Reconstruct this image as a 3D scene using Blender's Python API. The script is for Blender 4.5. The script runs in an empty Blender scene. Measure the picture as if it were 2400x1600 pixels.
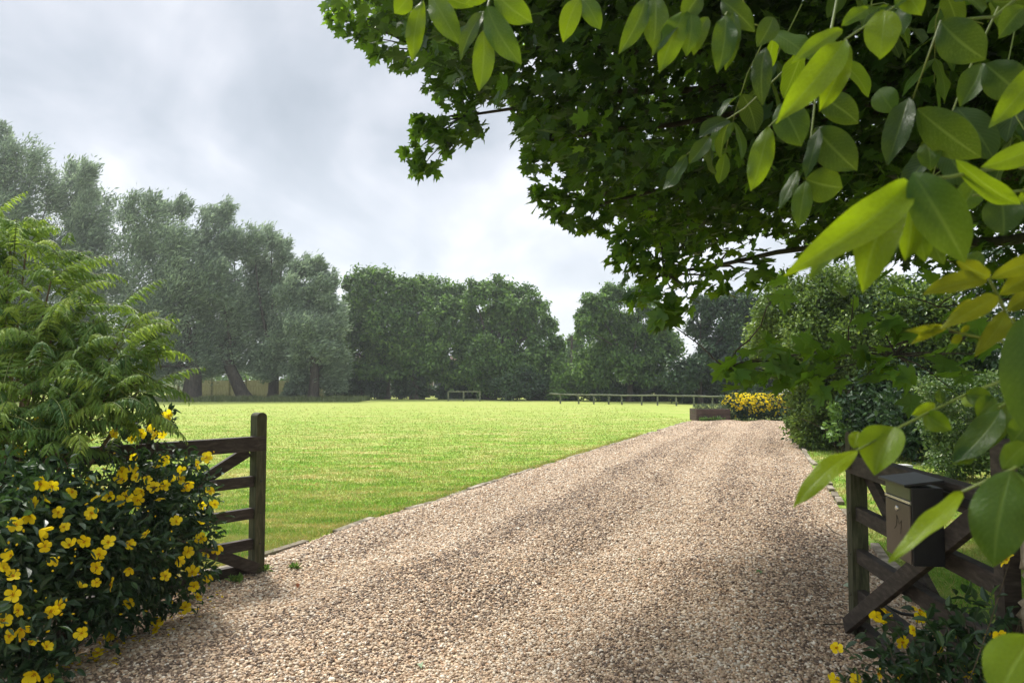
import bpy, math, random
import numpy as np
from mathutils import Vector, Matrix, Quaternion

rnd = random.Random(7)
rng = np.random.default_rng(11)
S = bpy.context.scene
COL = S.collection
PI = math.pi

# ------------------------------------------------------------------ camera
F = 1720.0                      # focal length in photograph pixels (2400 wide)
CAM = np.array([0.0, 0.0, 1.5])
PITCH = math.atan(90 / F)
cd = bpy.data.cameras.new('camera')
cd.sensor_width = 36.0
cd.lens = F / 2400 * 36.0
cd.clip_start = 0.05
cd.clip_end = 3000
cam = bpy.data.objects.new('camera', cd)
COL.objects.link(cam)
cam.location = CAM
cam.rotation_euler = (PI / 2 + PITCH, 0, 0)
S.camera = cam
cd.dof.use_dof = True
cd.dof.focus_distance = 9.0
cd.dof.aperture_fstop = 9.0

# ------------------------------------------------------------------ light
SUN_ELEV, SUN_AZ = math.radians(58), math.radians(-34)     # azimuth from +Y towards +X
S.view_settings.view_transform = 'Standard'
S.view_settings.look = 'None'
S.view_settings.exposure = 1.95
S.view_settings.gamma = 1.0
ld = bpy.data.lights.new('sun', 'SUN')
ld.energy = 1.5
ld.angle = math.radians(12)
ld.color = (1.0, 0.95, 0.87)
sun = bpy.data.objects.new('sun', ld)
COL.objects.link(sun)
sdir = Vector((math.sin(SUN_AZ) * math.cos(SUN_ELEV), math.cos(SUN_AZ) * math.cos(SUN_ELEV), math.sin(SUN_ELEV)))
sun.rotation_euler = sdir.to_track_quat('Z', 'Y').to_euler()


def N(nt, t, **kw):
    n = nt.nodes.new(t)
    for k, v in kw.items():
        if k.startswith('i_'):
            k = k[2:]
            n.inputs[int(k) if k.isdigit() else k.replace('_', ' ')].default_value = v
        else:
            setattr(n, k, v)
    return n


def ramp(nt, fac, stops, interp='LINEAR'):
    r = nt.nodes.new('ShaderNodeValToRGB')
    cr = r.color_ramp
    cr.interpolation = interp
    while len(cr.elements) < len(stops):
        cr.elements.new(0.5)
    for e, (p, c) in zip(cr.elements, stops):
        e.position = p
        e.color = (c[0], c[1], c[2], 1) if not isinstance(c, (int, float)) else (c, c, c, 1)
    if fac is not None:
        nt.links.new(fac, r.inputs[0])
    return r.outputs[0]


def mixc(nt, a, b, fac, mode='MIX'):
    m = nt.nodes.new('ShaderNodeMix')
    m.data_type = 'RGBA'
    m.blend_type = mode
    for sock, val in ((m.inputs[0], fac), (m.inputs[6], a), (m.inputs[7], b)):
        if isinstance(val, (int, float)):
            sock.default_value = val
        elif isinstance(val, (tuple, list)):
            sock.default_value = (*val[:3], 1)
        else:
            nt.links.new(val, sock)
    return m.outputs[2]


def math_(nt, op, a, b=None, c=None, clamp=False):
    m = nt.nodes.new('ShaderNodeMath')
    m.operation = op
    m.use_clamp = clamp
    for i, v in enumerate((a, b, c)):
        if v is None:
            continue
        if isinstance(v, (int, float)):
            m.inputs[i].default_value = v
        else:
            nt.links.new(v, m.inputs[i])
    return m.outputs[0]


W = bpy.data.worlds.new('World')
S.world = W
W.use_nodes = True
nt = W.node_tree
nt.nodes.clear()
L = nt.links.new
tc = N(nt, 'ShaderNodeTexCoord')
sky = N(nt, 'ShaderNodeTexSky', sky_type='NISHITA', sun_disc=False)
sky.sun_elevation = SUN_ELEV
sky.sun_rotation = SUN_AZ
skyc = mixc(nt, sky.outputs[0], (0.085, 0.085, 0.085), 1.0, 'MULTIPLY')
sep = N(nt, 'ShaderNodeSeparateXYZ')
L(tc.outputs['Generated'], sep.inputs[0])
zz = math_(nt, 'MAXIMUM', sep.outputs[2], 0.0)
den = math_(nt, 'ADD', zz, 0.32)
cx = math_(nt, 'DIVIDE', sep.outputs[0], den)
cy = math_(nt, 'DIVIDE', sep.outputs[1], den)
cmb = N(nt, 'ShaderNodeCombineXYZ')
L(cx, cmb.inputs[0]); L(cy, cmb.inputs[1])
mp = N(nt, 'ShaderNodeMapping')
L(cmb.outputs[0], mp.inputs[0])
mp.inputs['Location'].default_value = (3.1, 1.7, 0)
mp.inputs['Rotation'].default_value = (0, 0, math.radians(35))
mp.inputs['Scale'].default_value = (1.0, 0.62, 1)
n1 = N(nt, 'ShaderNodeTexNoise', i_Scale=2.1, i_Detail=6.0, i_Roughness=0.54, i_Distortion=0.5)
n2 = N(nt, 'ShaderNodeTexNoise', i_Scale=3.9, i_Detail=3.0, i_Roughness=0.5)
L(mp.outputs[0], n1.inputs['Vector']); L(mp.outputs[0], n2.inputs['Vector'])
cf = math_(nt, 'ADD', math_(nt, 'MULTIPLY', n1.outputs[0], 0.62), math_(nt, 'MULTIPLY', n2.outputs[0], 0.38))
cloud = ramp(nt, cf, [(0.37, (0.40, 0.445, 0.49)), (0.455, (0.50, 0.54, 0.59)), (0.53, (0.64, 0.665, 0.715)), (0.63, (0.92, 0.93, 0.96))])
hz = ramp(nt, zz, [(0.0, 1.0), (0.16, 0.62), (0.32, 0.10), (0.5, 0.0)])
cloud = mixc(nt, cloud, (0.86, 0.88, 0.93), math_(nt, 'MULTIPLY', hz, 0.55))
# an overcast sky is brightest overhead
zen = ramp(nt, zz, [(0.0, 0.25), (0.12, 0.25), (0.30, 0.222), (0.45, 0.215), (0.65, 0.50), (1.0, 0.80)])
cloud = mixc(nt, cloud, math_(nt, 'MULTIPLY', zen, 1.32), 1.0, 'MULTIPLY')
tot = mixc(nt, cloud, skyc, 0.06)
bg = N(nt, 'ShaderNodeBackground')
L(tot, bg.inputs[0])
bg.inputs[1].default_value = 1.0
wo = N(nt, 'ShaderNodeOutputWorld')
L(bg.outputs[0], wo.inputs[0])

# ------------------------------------------------------------------ pixel helpers
FW = np.array([0, math.cos(PITCH), math.sin(PITCH)])
UP = np.array([0, -math.sin(PITCH), math.cos(PITCH)])


def ray(u, v):
    return np.array([(u - 1200) / F, 0, 0]) + UP * ((800 - v) / F) + FW


def at(u, v, Y):
    d = ray(u, v)
    return CAM + d * (Y / d[1])


def ground(u, v, z=0.0):
    d = ray(u, v)
    return CAM + d * ((z - CAM[2]) / d[2])


def project(P):
    Q = P - CAM
    zc = Q @ FW
    zc = np.where(zc < 0.05, 0.05, zc)
    return 1200 + F * Q[:, 0] / zc, 800 - F * (Q @ UP) / zc, Q @ FW


def in_poly(u, v, poly):
    inside = np.zeros(u.shape, bool)
    n = len(poly)
    for i in range(n):
        x0, y0 = poly[i]
        x1, y1 = poly[(i + 1) % n]
        c = ((y0 > v) != (y1 > v)) & (u < (x1 - x0) * (v - y0) / ((y1 - y0) or 1e-9) + x0)
        inside ^= c
    return inside


# ------------------------------------------------------------------ mesh helpers
def unit(a):
    a = np.asarray(a, float)
    return a / np.maximum(np.linalg.norm(a, axis=-1, keepdims=True), 1e-9)


class MB:
    def __init__(s):
        s.V, s.F, s.T, s.U, s.M, s.n = [], [], [], [], [], 0

    def add(s, v, f, tint=0.5, uv=None, mat=0):
        v = np.asarray(v, float).reshape(-1, 3)
        f = np.asarray(f, int)
        s.V.append(v)
        s.F.append(f + s.n)
        s.M.append(np.full(len(f), mat, int))
        s.T.append(np.broadcast_to(np.asarray(tint, float), (len(v),)).copy())
        s.U.append(np.zeros((len(v), 2)) if uv is None else np.asarray(uv, float))
        s.n += len(v)

    def inst(s, tv, tf, P, R, sc, tint, mat=0, uv=None):
        """copies of template tv/tf at P with axes R (rows are the template's x, y, z) and scale sc"""
        P = np.asarray(P, float)
        n = len(P)
        if n == 0:
            return
        sc = np.asarray(sc, float)
        if sc.ndim == 0:
            sc = np.full(n, float(sc))
        t = tv[None, :, :] * (sc[:, None, None] if sc.ndim == 1 else sc[:, None, :])
        v = np.einsum('nki,nij->nkj', t, R) + P[:, None, :]
        k = len(tv)
        f = (np.asarray(tf)[None] + (np.arange(n) * k)[:, None, None]).reshape(n * len(tf), -1)
        uvs = None if uv is None else np.tile(uv, (n, 1))
        s.add(v.reshape(-1, 3), f, np.repeat(np.broadcast_to(tint, (n,)), k), uvs, mat)

    def tube(s, pts, rad, n=7, tint=0.5, mat=0, cap=True):
        pts = np.asarray(pts, float)
        m = len(pts)
        rad = np.broadcast_to(np.asarray(rad, float), (m,))
        tan = np.gradient(pts, axis=0)
        tan = unit(tan)
        ref = np.array([0.31, 0.17, 0.93]) if abs(tan[0][2]) < 0.9 else np.array([1.0, 0.2, 0])
        vs = []
        for i in range(m):
            x = unit(np.cross(ref, tan[i]))
            y = np.cross(tan[i], x)
            a = np.arange(n) * 2 * PI / n
            vs.append(pts[i] + rad[i] * (np.cos(a)[:, None] * x + np.sin(a)[:, None] * y))
            ref = np.cross(tan[i], x) * -1 if False else np.cross(x, tan[i]) * -1
        v = np.concatenate(vs)
        f = []
        for i in range(m - 1):
            for j in range(n):
                f.append((i * n + j, i * n + (j + 1) % n, (i + 1) * n + (j + 1) % n, (i + 1) * n + j))
        s.add(v, f, tint, None, mat)
        if cap:
            s.add(np.vstack([vs[-1], pts[-1]]), [(j, (j + 1) % n, n) for j in range(n)], tint, None, mat)
            s.add(np.vstack([vs[0], pts[0]]), [((j + 1) % n, j, n) for j in range(n)], tint, None, mat)

    def bar(s, p0, p1, side, hs, ht, tint=0.5, mat=0):
        p0, p1 = np.asarray(p0, float), np.asarray(p1, float)
        ax = unit(p1 - p0)
        side = unit(np.asarray(side, float) - ax * np.dot(side, ax))
        th = np.cross(ax, side)
        v = []
        for p in (p0, p1):
            for a, b in ((-1, -1), (1, -1), (1, 1), (-1, 1)):
                v.append(p + side * hs * a + th * ht * b)
        s.add(v, [(0, 3, 2, 1), (4, 5, 6, 7), (0, 1, 5, 4), (1, 2, 6, 5), (2, 3, 7, 6), (3, 0, 4, 7)], tint, None, mat)

    def box(s, c, h, tint=0.5, mat=0):
        c = np.asarray(c, float)
        s.bar(c - [0, 0, h[2]], c + [0, 0, h[2]], (1, 0, 0), h[0], h[1], tint, mat)

    def build(s, name, mats, parent=None, smooth=False, bevel=0):
        V = np.concatenate(s.V)
        if parent is not None:
            V = V - np.array(origin(parent))
        me = bpy.data.meshes.new(name)
        sizes = np.concatenate([np.full(len(f), f.shape[1], np.int32) for f in s.F])
        loops = np.concatenate([f.ravel() for f in s.F]).astype(np.int32)
        starts = np.concatenate([[0], np.cumsum(sizes)[:-1]]).astype(np.int32)
        me.vertices.add(len(V))
        me.vertices.foreach_set('co', V.astype(np.float32).ravel())
        me.loops.add(len(loops))
        me.loops.foreach_set('vertex_index', loops)
        me.polygons.add(len(sizes))
        me.polygons.foreach_set('loop_start', starts)
        me.polygons.foreach_set('loop_total', sizes)
        me.polygons.foreach_set('material_index', np.concatenate(s.M).astype(np.int32))
        me.polygons.foreach_set('use_smooth', np.full(len(sizes), bool(smooth)))
        a = me.attributes.new('tint', 'FLOAT', 'POINT')
        a.data.foreach_set('value', np.concatenate(s.T).astype(np.float32))
        U = np.concatenate(s.U)
        if U.any():
            b = me.attributes.new('leafuv', 'FLOAT_VECTOR', 'POINT')
            b.data.foreach_set('vector', np.hstack([U, np.zeros((len(U), 1))]).astype(np.float32).ravel())
        me.update(calc_edges=True)
        me.validate()
        for m in (mats if isinstance(mats, (list, tuple)) else [mats]):
            me.materials.append(m)
        o = bpy.data.objects.new(name, me)
        COL.objects.link(o)
        if parent is not None:
            o.parent = parent
        if bevel:
            md = o.modifiers.new('bevel', 'BEVEL')
            md.width = bevel
            md.segments = 2
            md.limit_method = 'ANGLE'
        return o


def origin(o):
    p = Vector((0, 0, 0))
    while o is not None:
        p += o.location
        o = o.parent
    return p


def thing(name, label, cat, loc=(0, 0, 0), group=None):
    o = bpy.data.objects.new(name, None)
    o.empty_display_size = 0.2
    COL.objects.link(o)
    o.location = loc
    return tag(o, label, cat, group)


def tag(o, label=None, cat=None, group=None, kind=None):
    if label: o['label'] = label
    if cat: o['category'] = cat
    if group: o['group'] = group
    if kind: o['kind'] = kind
    return o


def frames(d, nrm):
    """rows x, y, z with y along d and z near nrm"""
    y = unit(d)
    x = unit(np.cross(y, nrm))
    z = np.cross(x, y)
    return np.stack([x, y, z], axis=1)


def rdirs(n, r=rng):
    return unit(r.normal(size=(n, 3)))


# ------------------------------------------------------------------ materials
def new_mat(name):
    m = bpy.data.materials.new(name)
    m.use_nodes = True
    nt = m.node_tree
    p = nt.nodes['Principled BSDF']
    return m, nt, p


def attr(nt, name='tint'):
    a = N(nt, 'ShaderNodeAttribute', attribute_name=name)
    return a


def leaf_mat(name, stops, trans, tfac=0.35, rough=0.5, spec=0.3, veins=False):
    m, nt, p = new_mat(name)
    a = attr(nt)
    c = ramp(nt, a.outputs['Fac'], stops)
    tr = N(nt, 'ShaderNodeBsdfTranslucent')
    tcol = mixc(nt, mixc(nt, ramp(nt, a.outputs['Fac'], [(0.0, 0.16), (0.5, 0.55), (0.85, 1.0)]), trans, 1.0, 'MULTIPLY'), c, 0.2)
    if veins:
        uv = attr(nt, 'leafuv')
        sp = N(nt, 'ShaderNodeSeparateXYZ')
        nt.links.new(uv.outputs['Vector'], sp.inputs[0])
        ax = math_(nt, 'ABSOLUTE', sp.outputs[1])
        mid = ramp(nt, ax, [(0.0, 1.0), (0.05, 0.8), (0.09, 0.0)])
        nw = N(nt, 'ShaderNodeTexNoise', i_Scale=14.0, i_Detail=2.0)
        ph = math_(nt, 'SUBTRACT', math_(nt, 'MULTIPLY', sp.outputs[0], 12.0), math_(nt, 'MULTIPLY', ax, 3.6))
        ph = math_(nt, 'ADD', ph, math_(nt, 'MULTIPLY', nw.outputs[0], 2.2))
        tri = math_(nt, 'ABSOLUTE', math_(nt, 'SUBTRACT', math_(nt, 'FRACT', ph), 0.5))
        side = ramp(nt, tri, [(0.0, 0.55), (0.05, 0.32), (0.13, 0.0)])
        vein = math_(nt, 'MAXIMUM', mid, side)
        nz = N(nt, 'ShaderNodeTexNoise', i_Scale=22.0, i_Detail=4.0)
        blot = ramp(nt, nz.outputs[0], [(0.3, 0.88), (0.7, 1.06)])
        c = mixc(nt, c, blot, 1.0, 'MULTIPLY')
        c = mixc(nt, c, (0.16, 0.26, 0.06), math_(nt, 'MULTIPLY', vein, 0.2))
        tcol = mixc(nt, tcol, blot, 1.0, 'MULTIPLY')
        tcol = mixc(nt, tcol, (0.5, 0.62, 0.12), math_(nt, 'MULTIPLY', vein, 0.2))
        n3 = N(nt, 'ShaderNodeTexNoise', i_Scale=55.0, i_Detail=2.0)
        spot = ramp(nt, n3.outputs[0], [(0.76, 0.0), (0.80, 0.7)])
        c = mixc(nt, c, (0.07, 0.05, 0.015), spot)
        tcol = mixc(nt, tcol, (0.09, 0.06, 0.01), spot)
        bp = N(nt, 'ShaderNodeBump', i_Strength=0.35, i_Distance=0.002)
        nt.links.new(math_(nt, 'SUBTRACT', nz.outputs[0], vein), bp.inputs['Height'])
        nt.links.new(bp.outputs[0], p.inputs['Normal'])
    nt.links.new(c, p.inputs['Base Color'])
    p.inputs['Roughness'].default_value = rough
    p.inputs['Specular IOR Level'].default_value = spec
    nt.links.new(tcol, tr.inputs[0])
    mx = N(nt, 'ShaderNodeMixShader')
    mx.inputs[0].default_value = tfac
    nt.links.new(p.outputs[0], mx.inputs[1])
    nt.links.new(tr.outputs[0], mx.inputs[2])
    nt.links.new(mx.outputs[0], nt.nodes['Material Output'].inputs[0])
    return m


def noise_mat(name, stops, scale=6, rough=0.8, stretch=(1, 1, 1), bump=0.3, detail=6, dist=0.01, metallic=0, spec=0.3):
    m, nt, p = new_mat(name)
    t = N(nt, 'ShaderNodeTexCoord')
    mp = N(nt, 'ShaderNodeMapping')
    mp.inputs['Scale'].default_value = stretch
    nt.links.new(t.outputs['Object'], mp.inputs[0])
    nz = N(nt, 'ShaderNodeTexNoise', i_Scale=scale, i_Detail=detail, i_Roughness=0.62)
    nt.links.new(mp.outputs[0], nz.inputs['Vector'])
    nt.links.new(ramp(nt, nz.outputs[0], stops), p.inputs['Base Color'])
    p.inputs['Roughness'].default_value = rough
    p.inputs['Metallic'].default_value = metallic
    p.inputs['Specular IOR Level'].default_value = spec
    if bump:
        b = N(nt, 'ShaderNodeBump', i_Strength=bump, i_Distance=dist)
        nt.links.new(nz.outputs[0], b.inputs['Height'])
        nt.links.new(b.outputs[0], p.inputs['Normal'])
    return m


def lawn_colour(nt, blade):
    g = N(nt, 'ShaderNodeNewGeometry')
    n1 = N(nt, 'ShaderNodeTexNoise', i_Scale=0.55, i_Detail=5.0, i_Roughness=0.6)
    n2 = N(nt, 'ShaderNodeTexNoise', i_Scale=2.6, i_Detail=5.0, i_Roughness=0.65)
    n3 = N(nt, 'ShaderNodeTexNoise', i_Scale=14.0, i_Detail=4.0, i_Roughness=0.7)
    mp = N(nt, 'ShaderNodeMapping')
    mp.inputs['Rotation'].default_value = (0, 0, math.radians(-32))
    mp.inputs['Scale'].default_value = (0.45, 1.3, 1)
    nt.links.new(g.outputs['Position'], mp.inputs[0])
    for n in (n1, n2):
        nt.links.new(mp.outputs[0], n.inputs['Vector'])
    nt.links.new(g.outputs['Position'], n3.inputs['Vector'])
    green = ramp(nt, n2.outputs[0], [(0.3, (0.105, 0.235, 0.019)), (0.49, (0.172, 0.302, 0.032)), (0.66, (0.29, 0.345, 0.075))])
    k = math_(nt, 'ADD', math_(nt, 'MULTIPLY', n1.outputs[0], 0.45), math_(nt, 'MULTIPLY', n2.outputs[0], 0.55))
    straw = ramp(nt, k, [(0.45, 0.0), (0.53, 0.3), (0.64, 0.95)])
    c = mixc(nt, green, (0.46, 0.40, 0.17), straw)
    # the field turns paler and yellower towards the far side
    sp = N(nt, 'ShaderNodeSeparateXYZ')
    nt.links.new(g.outputs['Position'], sp.inputs[0])
    far = math_(nt, 'MULTIPLY', math_(nt, 'SUBTRACT', sp.outputs[1], 10.0), 0.028, clamp=True)
    c = mixc(nt, c, (0.325, 0.352, 0.095), math_(nt, 'MULTIPLY', far, 0.72))
    if not blade:
        c = mixc(nt, c, ramp(nt, n3.outputs[0], [(0.3, 0.62), (0.65, 1.15)]), 1.0, 'MULTIPLY')
    return c, n3


M = {}
m, nt, p = new_mat('lawn_ground')
c, n3 = lawn_colour(nt, False)
nt.links.new(c, p.inputs['Base Color'])
p.inputs['Roughness'].default_value = 0.95
p.inputs['Specular IOR Level'].default_value = 0.1
b = N(nt, 'ShaderNodeBump', i_Strength=0.7, i_Distance=0.03)
nt.links.new(n3.outputs[0], b.inputs['Height'])
nt.links.new(b.outputs[0], p.inputs['Normal'])
M['lawn'] = m

m, nt, p = new_mat('grass_blade')
c, n3 = lawn_colour(nt, True)
a = attr(nt)
c = mixc(nt, c, ramp(nt, a.outputs['Fac'], [(0.0, (0.6, 0.72, 0.6)), (0.45, (1, 1, 1)), (0.85, (1.3, 1.2, 1.25))]), 1.0, 'MULTIPLY')
c = mixc(nt, c, (0.44, 0.34, 0.15), ramp(nt, a.outputs['Fac'], [(0.90, 0.0), (0.94, 0.9)]))
nt.links.new(c, p.inputs['Base Color'])
p.inputs['Roughness'].default_value = 0.6
tr = N(nt, 'ShaderNodeBsdfTranslucent')
nt.links.new(mixc(nt, c, (1.15, 1.05, 0.7), 1.0, 'MULTIPLY'), tr.inputs[0])
mx = N(nt, 'ShaderNodeMixShader')
mx.inputs[0].default_value = 0.4
nt.links.new(p.outputs[0], mx.inputs[1]); nt.links.new(tr.outputs[0], mx.inputs[2])
nt.links.new(mx.outputs[0], nt.nodes['Material Output'].inputs[0])
M['blade'] = m

PEB = [(0.0, (0.12, 0.085, 0.062)), (0.13, (0.28, 0.19, 0.125)), (0.26, (0.52, 0.385, 0.260)), (0.38, (0.38, 0.28, 0.195)),
       (0.50, (0.65, 0.50, 0.345)), (0.62, (0.55, 0.36, 0.225)), (0.74, (0.75, 0.62, 0.46)), (0.86, (0.58, 0.50, 0.41)), (0.95, (0.87, 0.79, 0.66))]
PEB = [(p_, (c_[0] * .90, c_[1] * .885, c_[2] * .85)) for p_, c_ in PEB]

m, nt, p = new_mat('gravel_bed')
g = N(nt, 'ShaderNodeNewGeometry')
vo = N(nt, 'ShaderNodeTexVoronoi', i_Scale=58.0)
nt.links.new(g.outputs['Position'], vo.inputs['Vector'])
sp = N(nt, 'ShaderNodeSeparateColor')
nt.links.new(vo.outputs['Color'], sp.inputs[0])
c = ramp(nt, sp.outputs[0], PEB, 'CONSTANT')
c = mixc(nt, c, ramp(nt, vo.outputs['Distance'], [(0.25, 1.15), (0.8, 0.55)]), 1.0, 'MULTIPLY')  # gaps between stones darkened, their shade put into the colour
nz = N(nt, 'ShaderNodeTexNoise', i_Scale=0.9, i_Detail=4.0)
nt.links.new(g.outputs['Position'], nz.inputs['Vector'])
c = mixc(nt, c, ramp(nt, nz.outputs[0], [(0.3, (0.85, 0.82, 0.78)), (0.7, (1.2, 1.15, 1.08))]), 1.0, 'MULTIPLY')
sp2 = N(nt, 'ShaderNodeSeparateXYZ')
nt.links.new(g.outputs['Position'], sp2.inputs[0])
nt.links.new(c, p.inputs['Base Color'])
p.inputs['Roughness'].default_value = 0.8
b = N(nt, 'ShaderNodeBump', i_Strength=0.8, i_Distance=0.012, invert=True)
nt.links.new(vo.outputs['Distance'], b.inputs['Height'])
nt.links.new(b.outputs[0], p.inputs['Normal'])
M['gravel'] = m

m, nt, p = new_mat('pebble')
a = attr(nt)
c = ramp(nt, a.outputs['Fac'], PEB)
nz = N(nt, 'ShaderNodeTexNoise', i_Scale=90.0, i_Detail=3.0)
c = mixc(nt, c, ramp(nt, nz.outputs[0], [(0.3, 0.75), (0.7, 1.15)]), 1.0, 'MULTIPLY')
nt.links.new(c, p.inputs['Base Color'])
p.inputs['Roughness'].default_value = 0.62
p.inputs['Specular IOR Level'].default_value = 0.35
M['pebble'] = m

M['kerb'] = noise_mat('kerb_stone', [(0.3, (0.07, 0.06, 0.035)), (0.48, (0.19, 0.16, 0.115)), (0.66, (0.40, 0.35, 0.28))], 6, 0.9, bump=0.8, dist=.02)
M['soil'] = noise_mat('bare_soil', [(0.3, (0.05, 0.035, 0.02)), (0.55, (0.13, 0.10, 0.055)), (0.75, (0.22, 0.18, 0.09))], 12, 0.95, bump=0.8, dist=0.02)
M['gatewood'] = noise_mat('dark_stained_wood', [(0.28, (0.018, 0.014, 0.011)), (0.5, (0.040, 0.031, 0.025)), (0.72, (0.085, 0.070, 0.055))], 9, 0.7, (1.2, 1.2, 5), 0.45, dist=0.004)
M['algaewood'] = noise_mat('algae_stained_wood', [(0.28, (0.022, 0.020, 0.012)), (0.5, (0.050, 0.052, 0.024)), (0.72, (0.105, 0.098, 0.060))], 8, 0.75, (6, 6, 0.8), 0.5, dist=0.004)
M['greywood'] = noise_mat('weathered_grey_wood', [(0.3, (0.10, 0.09, 0.065)), (0.7, (0.26, 0.24, 0.18))], 4, 0.85, (1, 1, 3), 0.3)
M['fencewood'] = noise_mat('faded_fence_board', [(0.3, (0.28, 0.245, 0.19)), (0.7, (0.48, 0.43, 0.34))], 2.5, 0.85, (4, 4, 0.6), 0.2)
M['railwood'] = noise_mat('greenish_rail_wood', [(0.3, (0.07, 0.085, 0.05)), (0.7, (0.19, 0.20, 0.13))], 3, 0.85, (1, 1, 2), 0.2)
M['sleeper'] = noise_mat('brown_sleeper', [(0.3, (0.035, 0.022, 0.018)), (0.7, (0.10, 0.065, 0.05))], 4, 0.85, (1, 4, 4), 0.3)
M['bark'] = noise_mat('dark_bark', [(0.3, (0.022, 0.018, 0.013)), (0.7, (0.085, 0.072, 0.055))], 9, 0.9, (1, 1, 0.25), 0.8, dist=0.03)
M['twig'] = noise_mat('twig_bark', [(0.3, (0.03, 0.024, 0.016)), (0.7, (0.10, 0.085, 0.055))], 15, 0.8, (1, 1, 0.3), 0.3)
M['greenstem'] = noise_mat('green_stem', [(0.3, (0.07, 0.10, 0.015)), (0.7, (0.16, 0.20, 0.04))], 12, 0.5, bump=0.1)
M['sumacstem'] = noise_mat('sumac_stem', [(0.3, (0.10, 0.06, 0.04)), (0.7, (0.22, 0.16, 0.09))], 12, 0.7, bump=0.2)
M['stone'] = noise_mat('rough_stone', [(0.28, (0.12, 0.095, 0.065)), (0.5, (0.28, 0.235, 0.165)), (0.66, (0.40, 0.35, 0.26)), (0.76, (0.62, 0.57, 0.47))], 22, 0.95, (1, 1, 0.7), 1.0, dist=0.015)
M['black'] = noise_mat('black_painted_steel', [(0.3, (0.006, 0.006, 0.007)), (0.7, (0.014, 0.013, 0.014))], 20, 0.38, bump=0.03, spec=0.5)
M['bronze'] = noise_mat('brown_grey_steel', [(0.3, (0.050, 0.041, 0.036)), (0.7, (0.085, 0.070, 0.062))], 5, 0.32, (1, 1, 0.3), 0.03, metallic=0.55, spec=0.5)
M['darkbronze'] = noise_mat('darker_steel', [(0.3, (0.030, 0.025, 0.021)), (0.7, (0.048, 0.040, 0.034))], 5, 0.4, bump=0, metallic=0.4)
M['olive'] = noise_mat('olive_steel_band', [(0.3, (0.035, 0.05, 0.02)), (0.7, (0.07, 0.085, 0.035))], 6, 0.4, (1, 1, 3), 0.03, spec=0.5)  # olive-green steel for the letter box flap
M['steel'] = noise_mat('bright_steel', [(0.3, (0.45, 0.44, 0.42)), (0.7, (0.62, 0.61, 0.58))], 10, 0.25, bump=0.03, metallic=0.9)
M['white'] = noise_mat('white_paint', [(0.3, (0.62, 0.62, 0.62)), (0.7, (0.78, 0.78, 0.77))], 4, 0.6, bump=0.05)
M['render'] = noise_mat('white_render', [(0.3, (0.58, 0.57, 0.58)), (0.7, (0.74, 0.73, 0.74))], 3, 0.9, bump=0.1)
M['darkdoor'] = noise_mat('dark_timber', [(0.3, (0.012, 0.012, 0.012)), (0.7, (0.035, 0.032, 0.03))], 3, 0.8, (5, 5, 0.5), 0.2)
M['brick'] = noise_mat('pale_brick', [(0.3, (0.22, 0.16, 0.13)), (0.7, (0.34, 0.26, 0.215))], 4, 0.9, bump=0.2)
M['tile'] = noise_mat('roof_tile', [(0.3, (0.10, 0.07, 0.055)), (0.7, (0.20, 0.14, 0.11))], 3, 0.9, (1, 1, 4), 0.3)
M['glass'] = noise_mat('window_glass', [(0.3, (0.03, 0.035, 0.04)), (0.7, (0.06, 0.07, 0.08))], 1, 0.1, bump=0, spec=0.6)

GR = lambda d, mid, l: [(0.0, d), (0.5, mid), (1.0, l)]
M['willow'] = leaf_mat('willow_leaf', GR((0.085, 0.135, 0.082), (0.22, 0.295, 0.20), (0.50, 0.60, 0.42)), (0.42, 0.54, 0.32), 0.4, 0.55)
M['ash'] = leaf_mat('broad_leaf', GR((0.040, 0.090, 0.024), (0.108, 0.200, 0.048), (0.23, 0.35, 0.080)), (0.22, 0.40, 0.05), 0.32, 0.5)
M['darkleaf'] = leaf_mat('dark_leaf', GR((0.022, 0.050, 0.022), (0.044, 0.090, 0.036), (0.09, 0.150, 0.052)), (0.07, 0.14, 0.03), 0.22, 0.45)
M['lime'] = leaf_mat('pale_shrub_leaf', GR((0.07, 0.14, 0.03), (0.13, 0.24, 0.05), (0.24, 0.36, 0.09)), (0.2, 0.34, 0.05), 0.3, 0.5)
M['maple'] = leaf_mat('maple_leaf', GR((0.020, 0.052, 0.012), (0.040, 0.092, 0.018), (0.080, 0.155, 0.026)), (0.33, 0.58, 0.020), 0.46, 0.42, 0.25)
M['walnut'] = leaf_mat('walnut_leaf', GR((0.020, 0.048, 0.018), (0.040, 0.105, 0.012), (0.14, 0.205, 0.005)), (0.38, 0.53, 0.002), 0.5, 0.36, 0.19, veins=True)  # ramp ends paint shaded and sunlit leaves into the colour
M['walnutyoung'] = leaf_mat('young_walnut_leaf', GR((0.085, 0.10, 0.006), (0.12, 0.15, 0.008), (0.17, 0.20, 0.008)), (0.40, 0.42, 0.004), 0.5, 0.45, 0.13, veins=True)
M['privet'] = leaf_mat('privet_leaf', GR((0.035, 0.075, 0.020), (0.145, 0.235, 0.045), (0.34, 0.44, 0.09)), (0.3, 0.44, 0.05), 0.32, 0.4, 0.35)
M['hedge'] = leaf_mat('hedge_leaf', GR((0.040, 0.090, 0.024), (0.12, 0.20, 0.055), (0.36, 0.42, 0.16)), (0.16, 0.28, 0.04), 0.28, 0.38, 0.4)
M['hyper'] = leaf_mat('hypericum_leaf', GR((0.013, 0.034, 0.014), (0.025, 0.058, 0.022), (0.062, 0.115, 0.038)), (0.08, 0.18, 0.03), 0.25, 0.42, 0.4)
M['petal'] = leaf_mat('yellow_petal', GR((0.78, 0.50, 0.005), (0.90, 0.66, 0.008), (0.95, 0.76, 0.020)), (1.0, 0.82, 0.008), 0.5, 0.5, 0.2)
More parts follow.
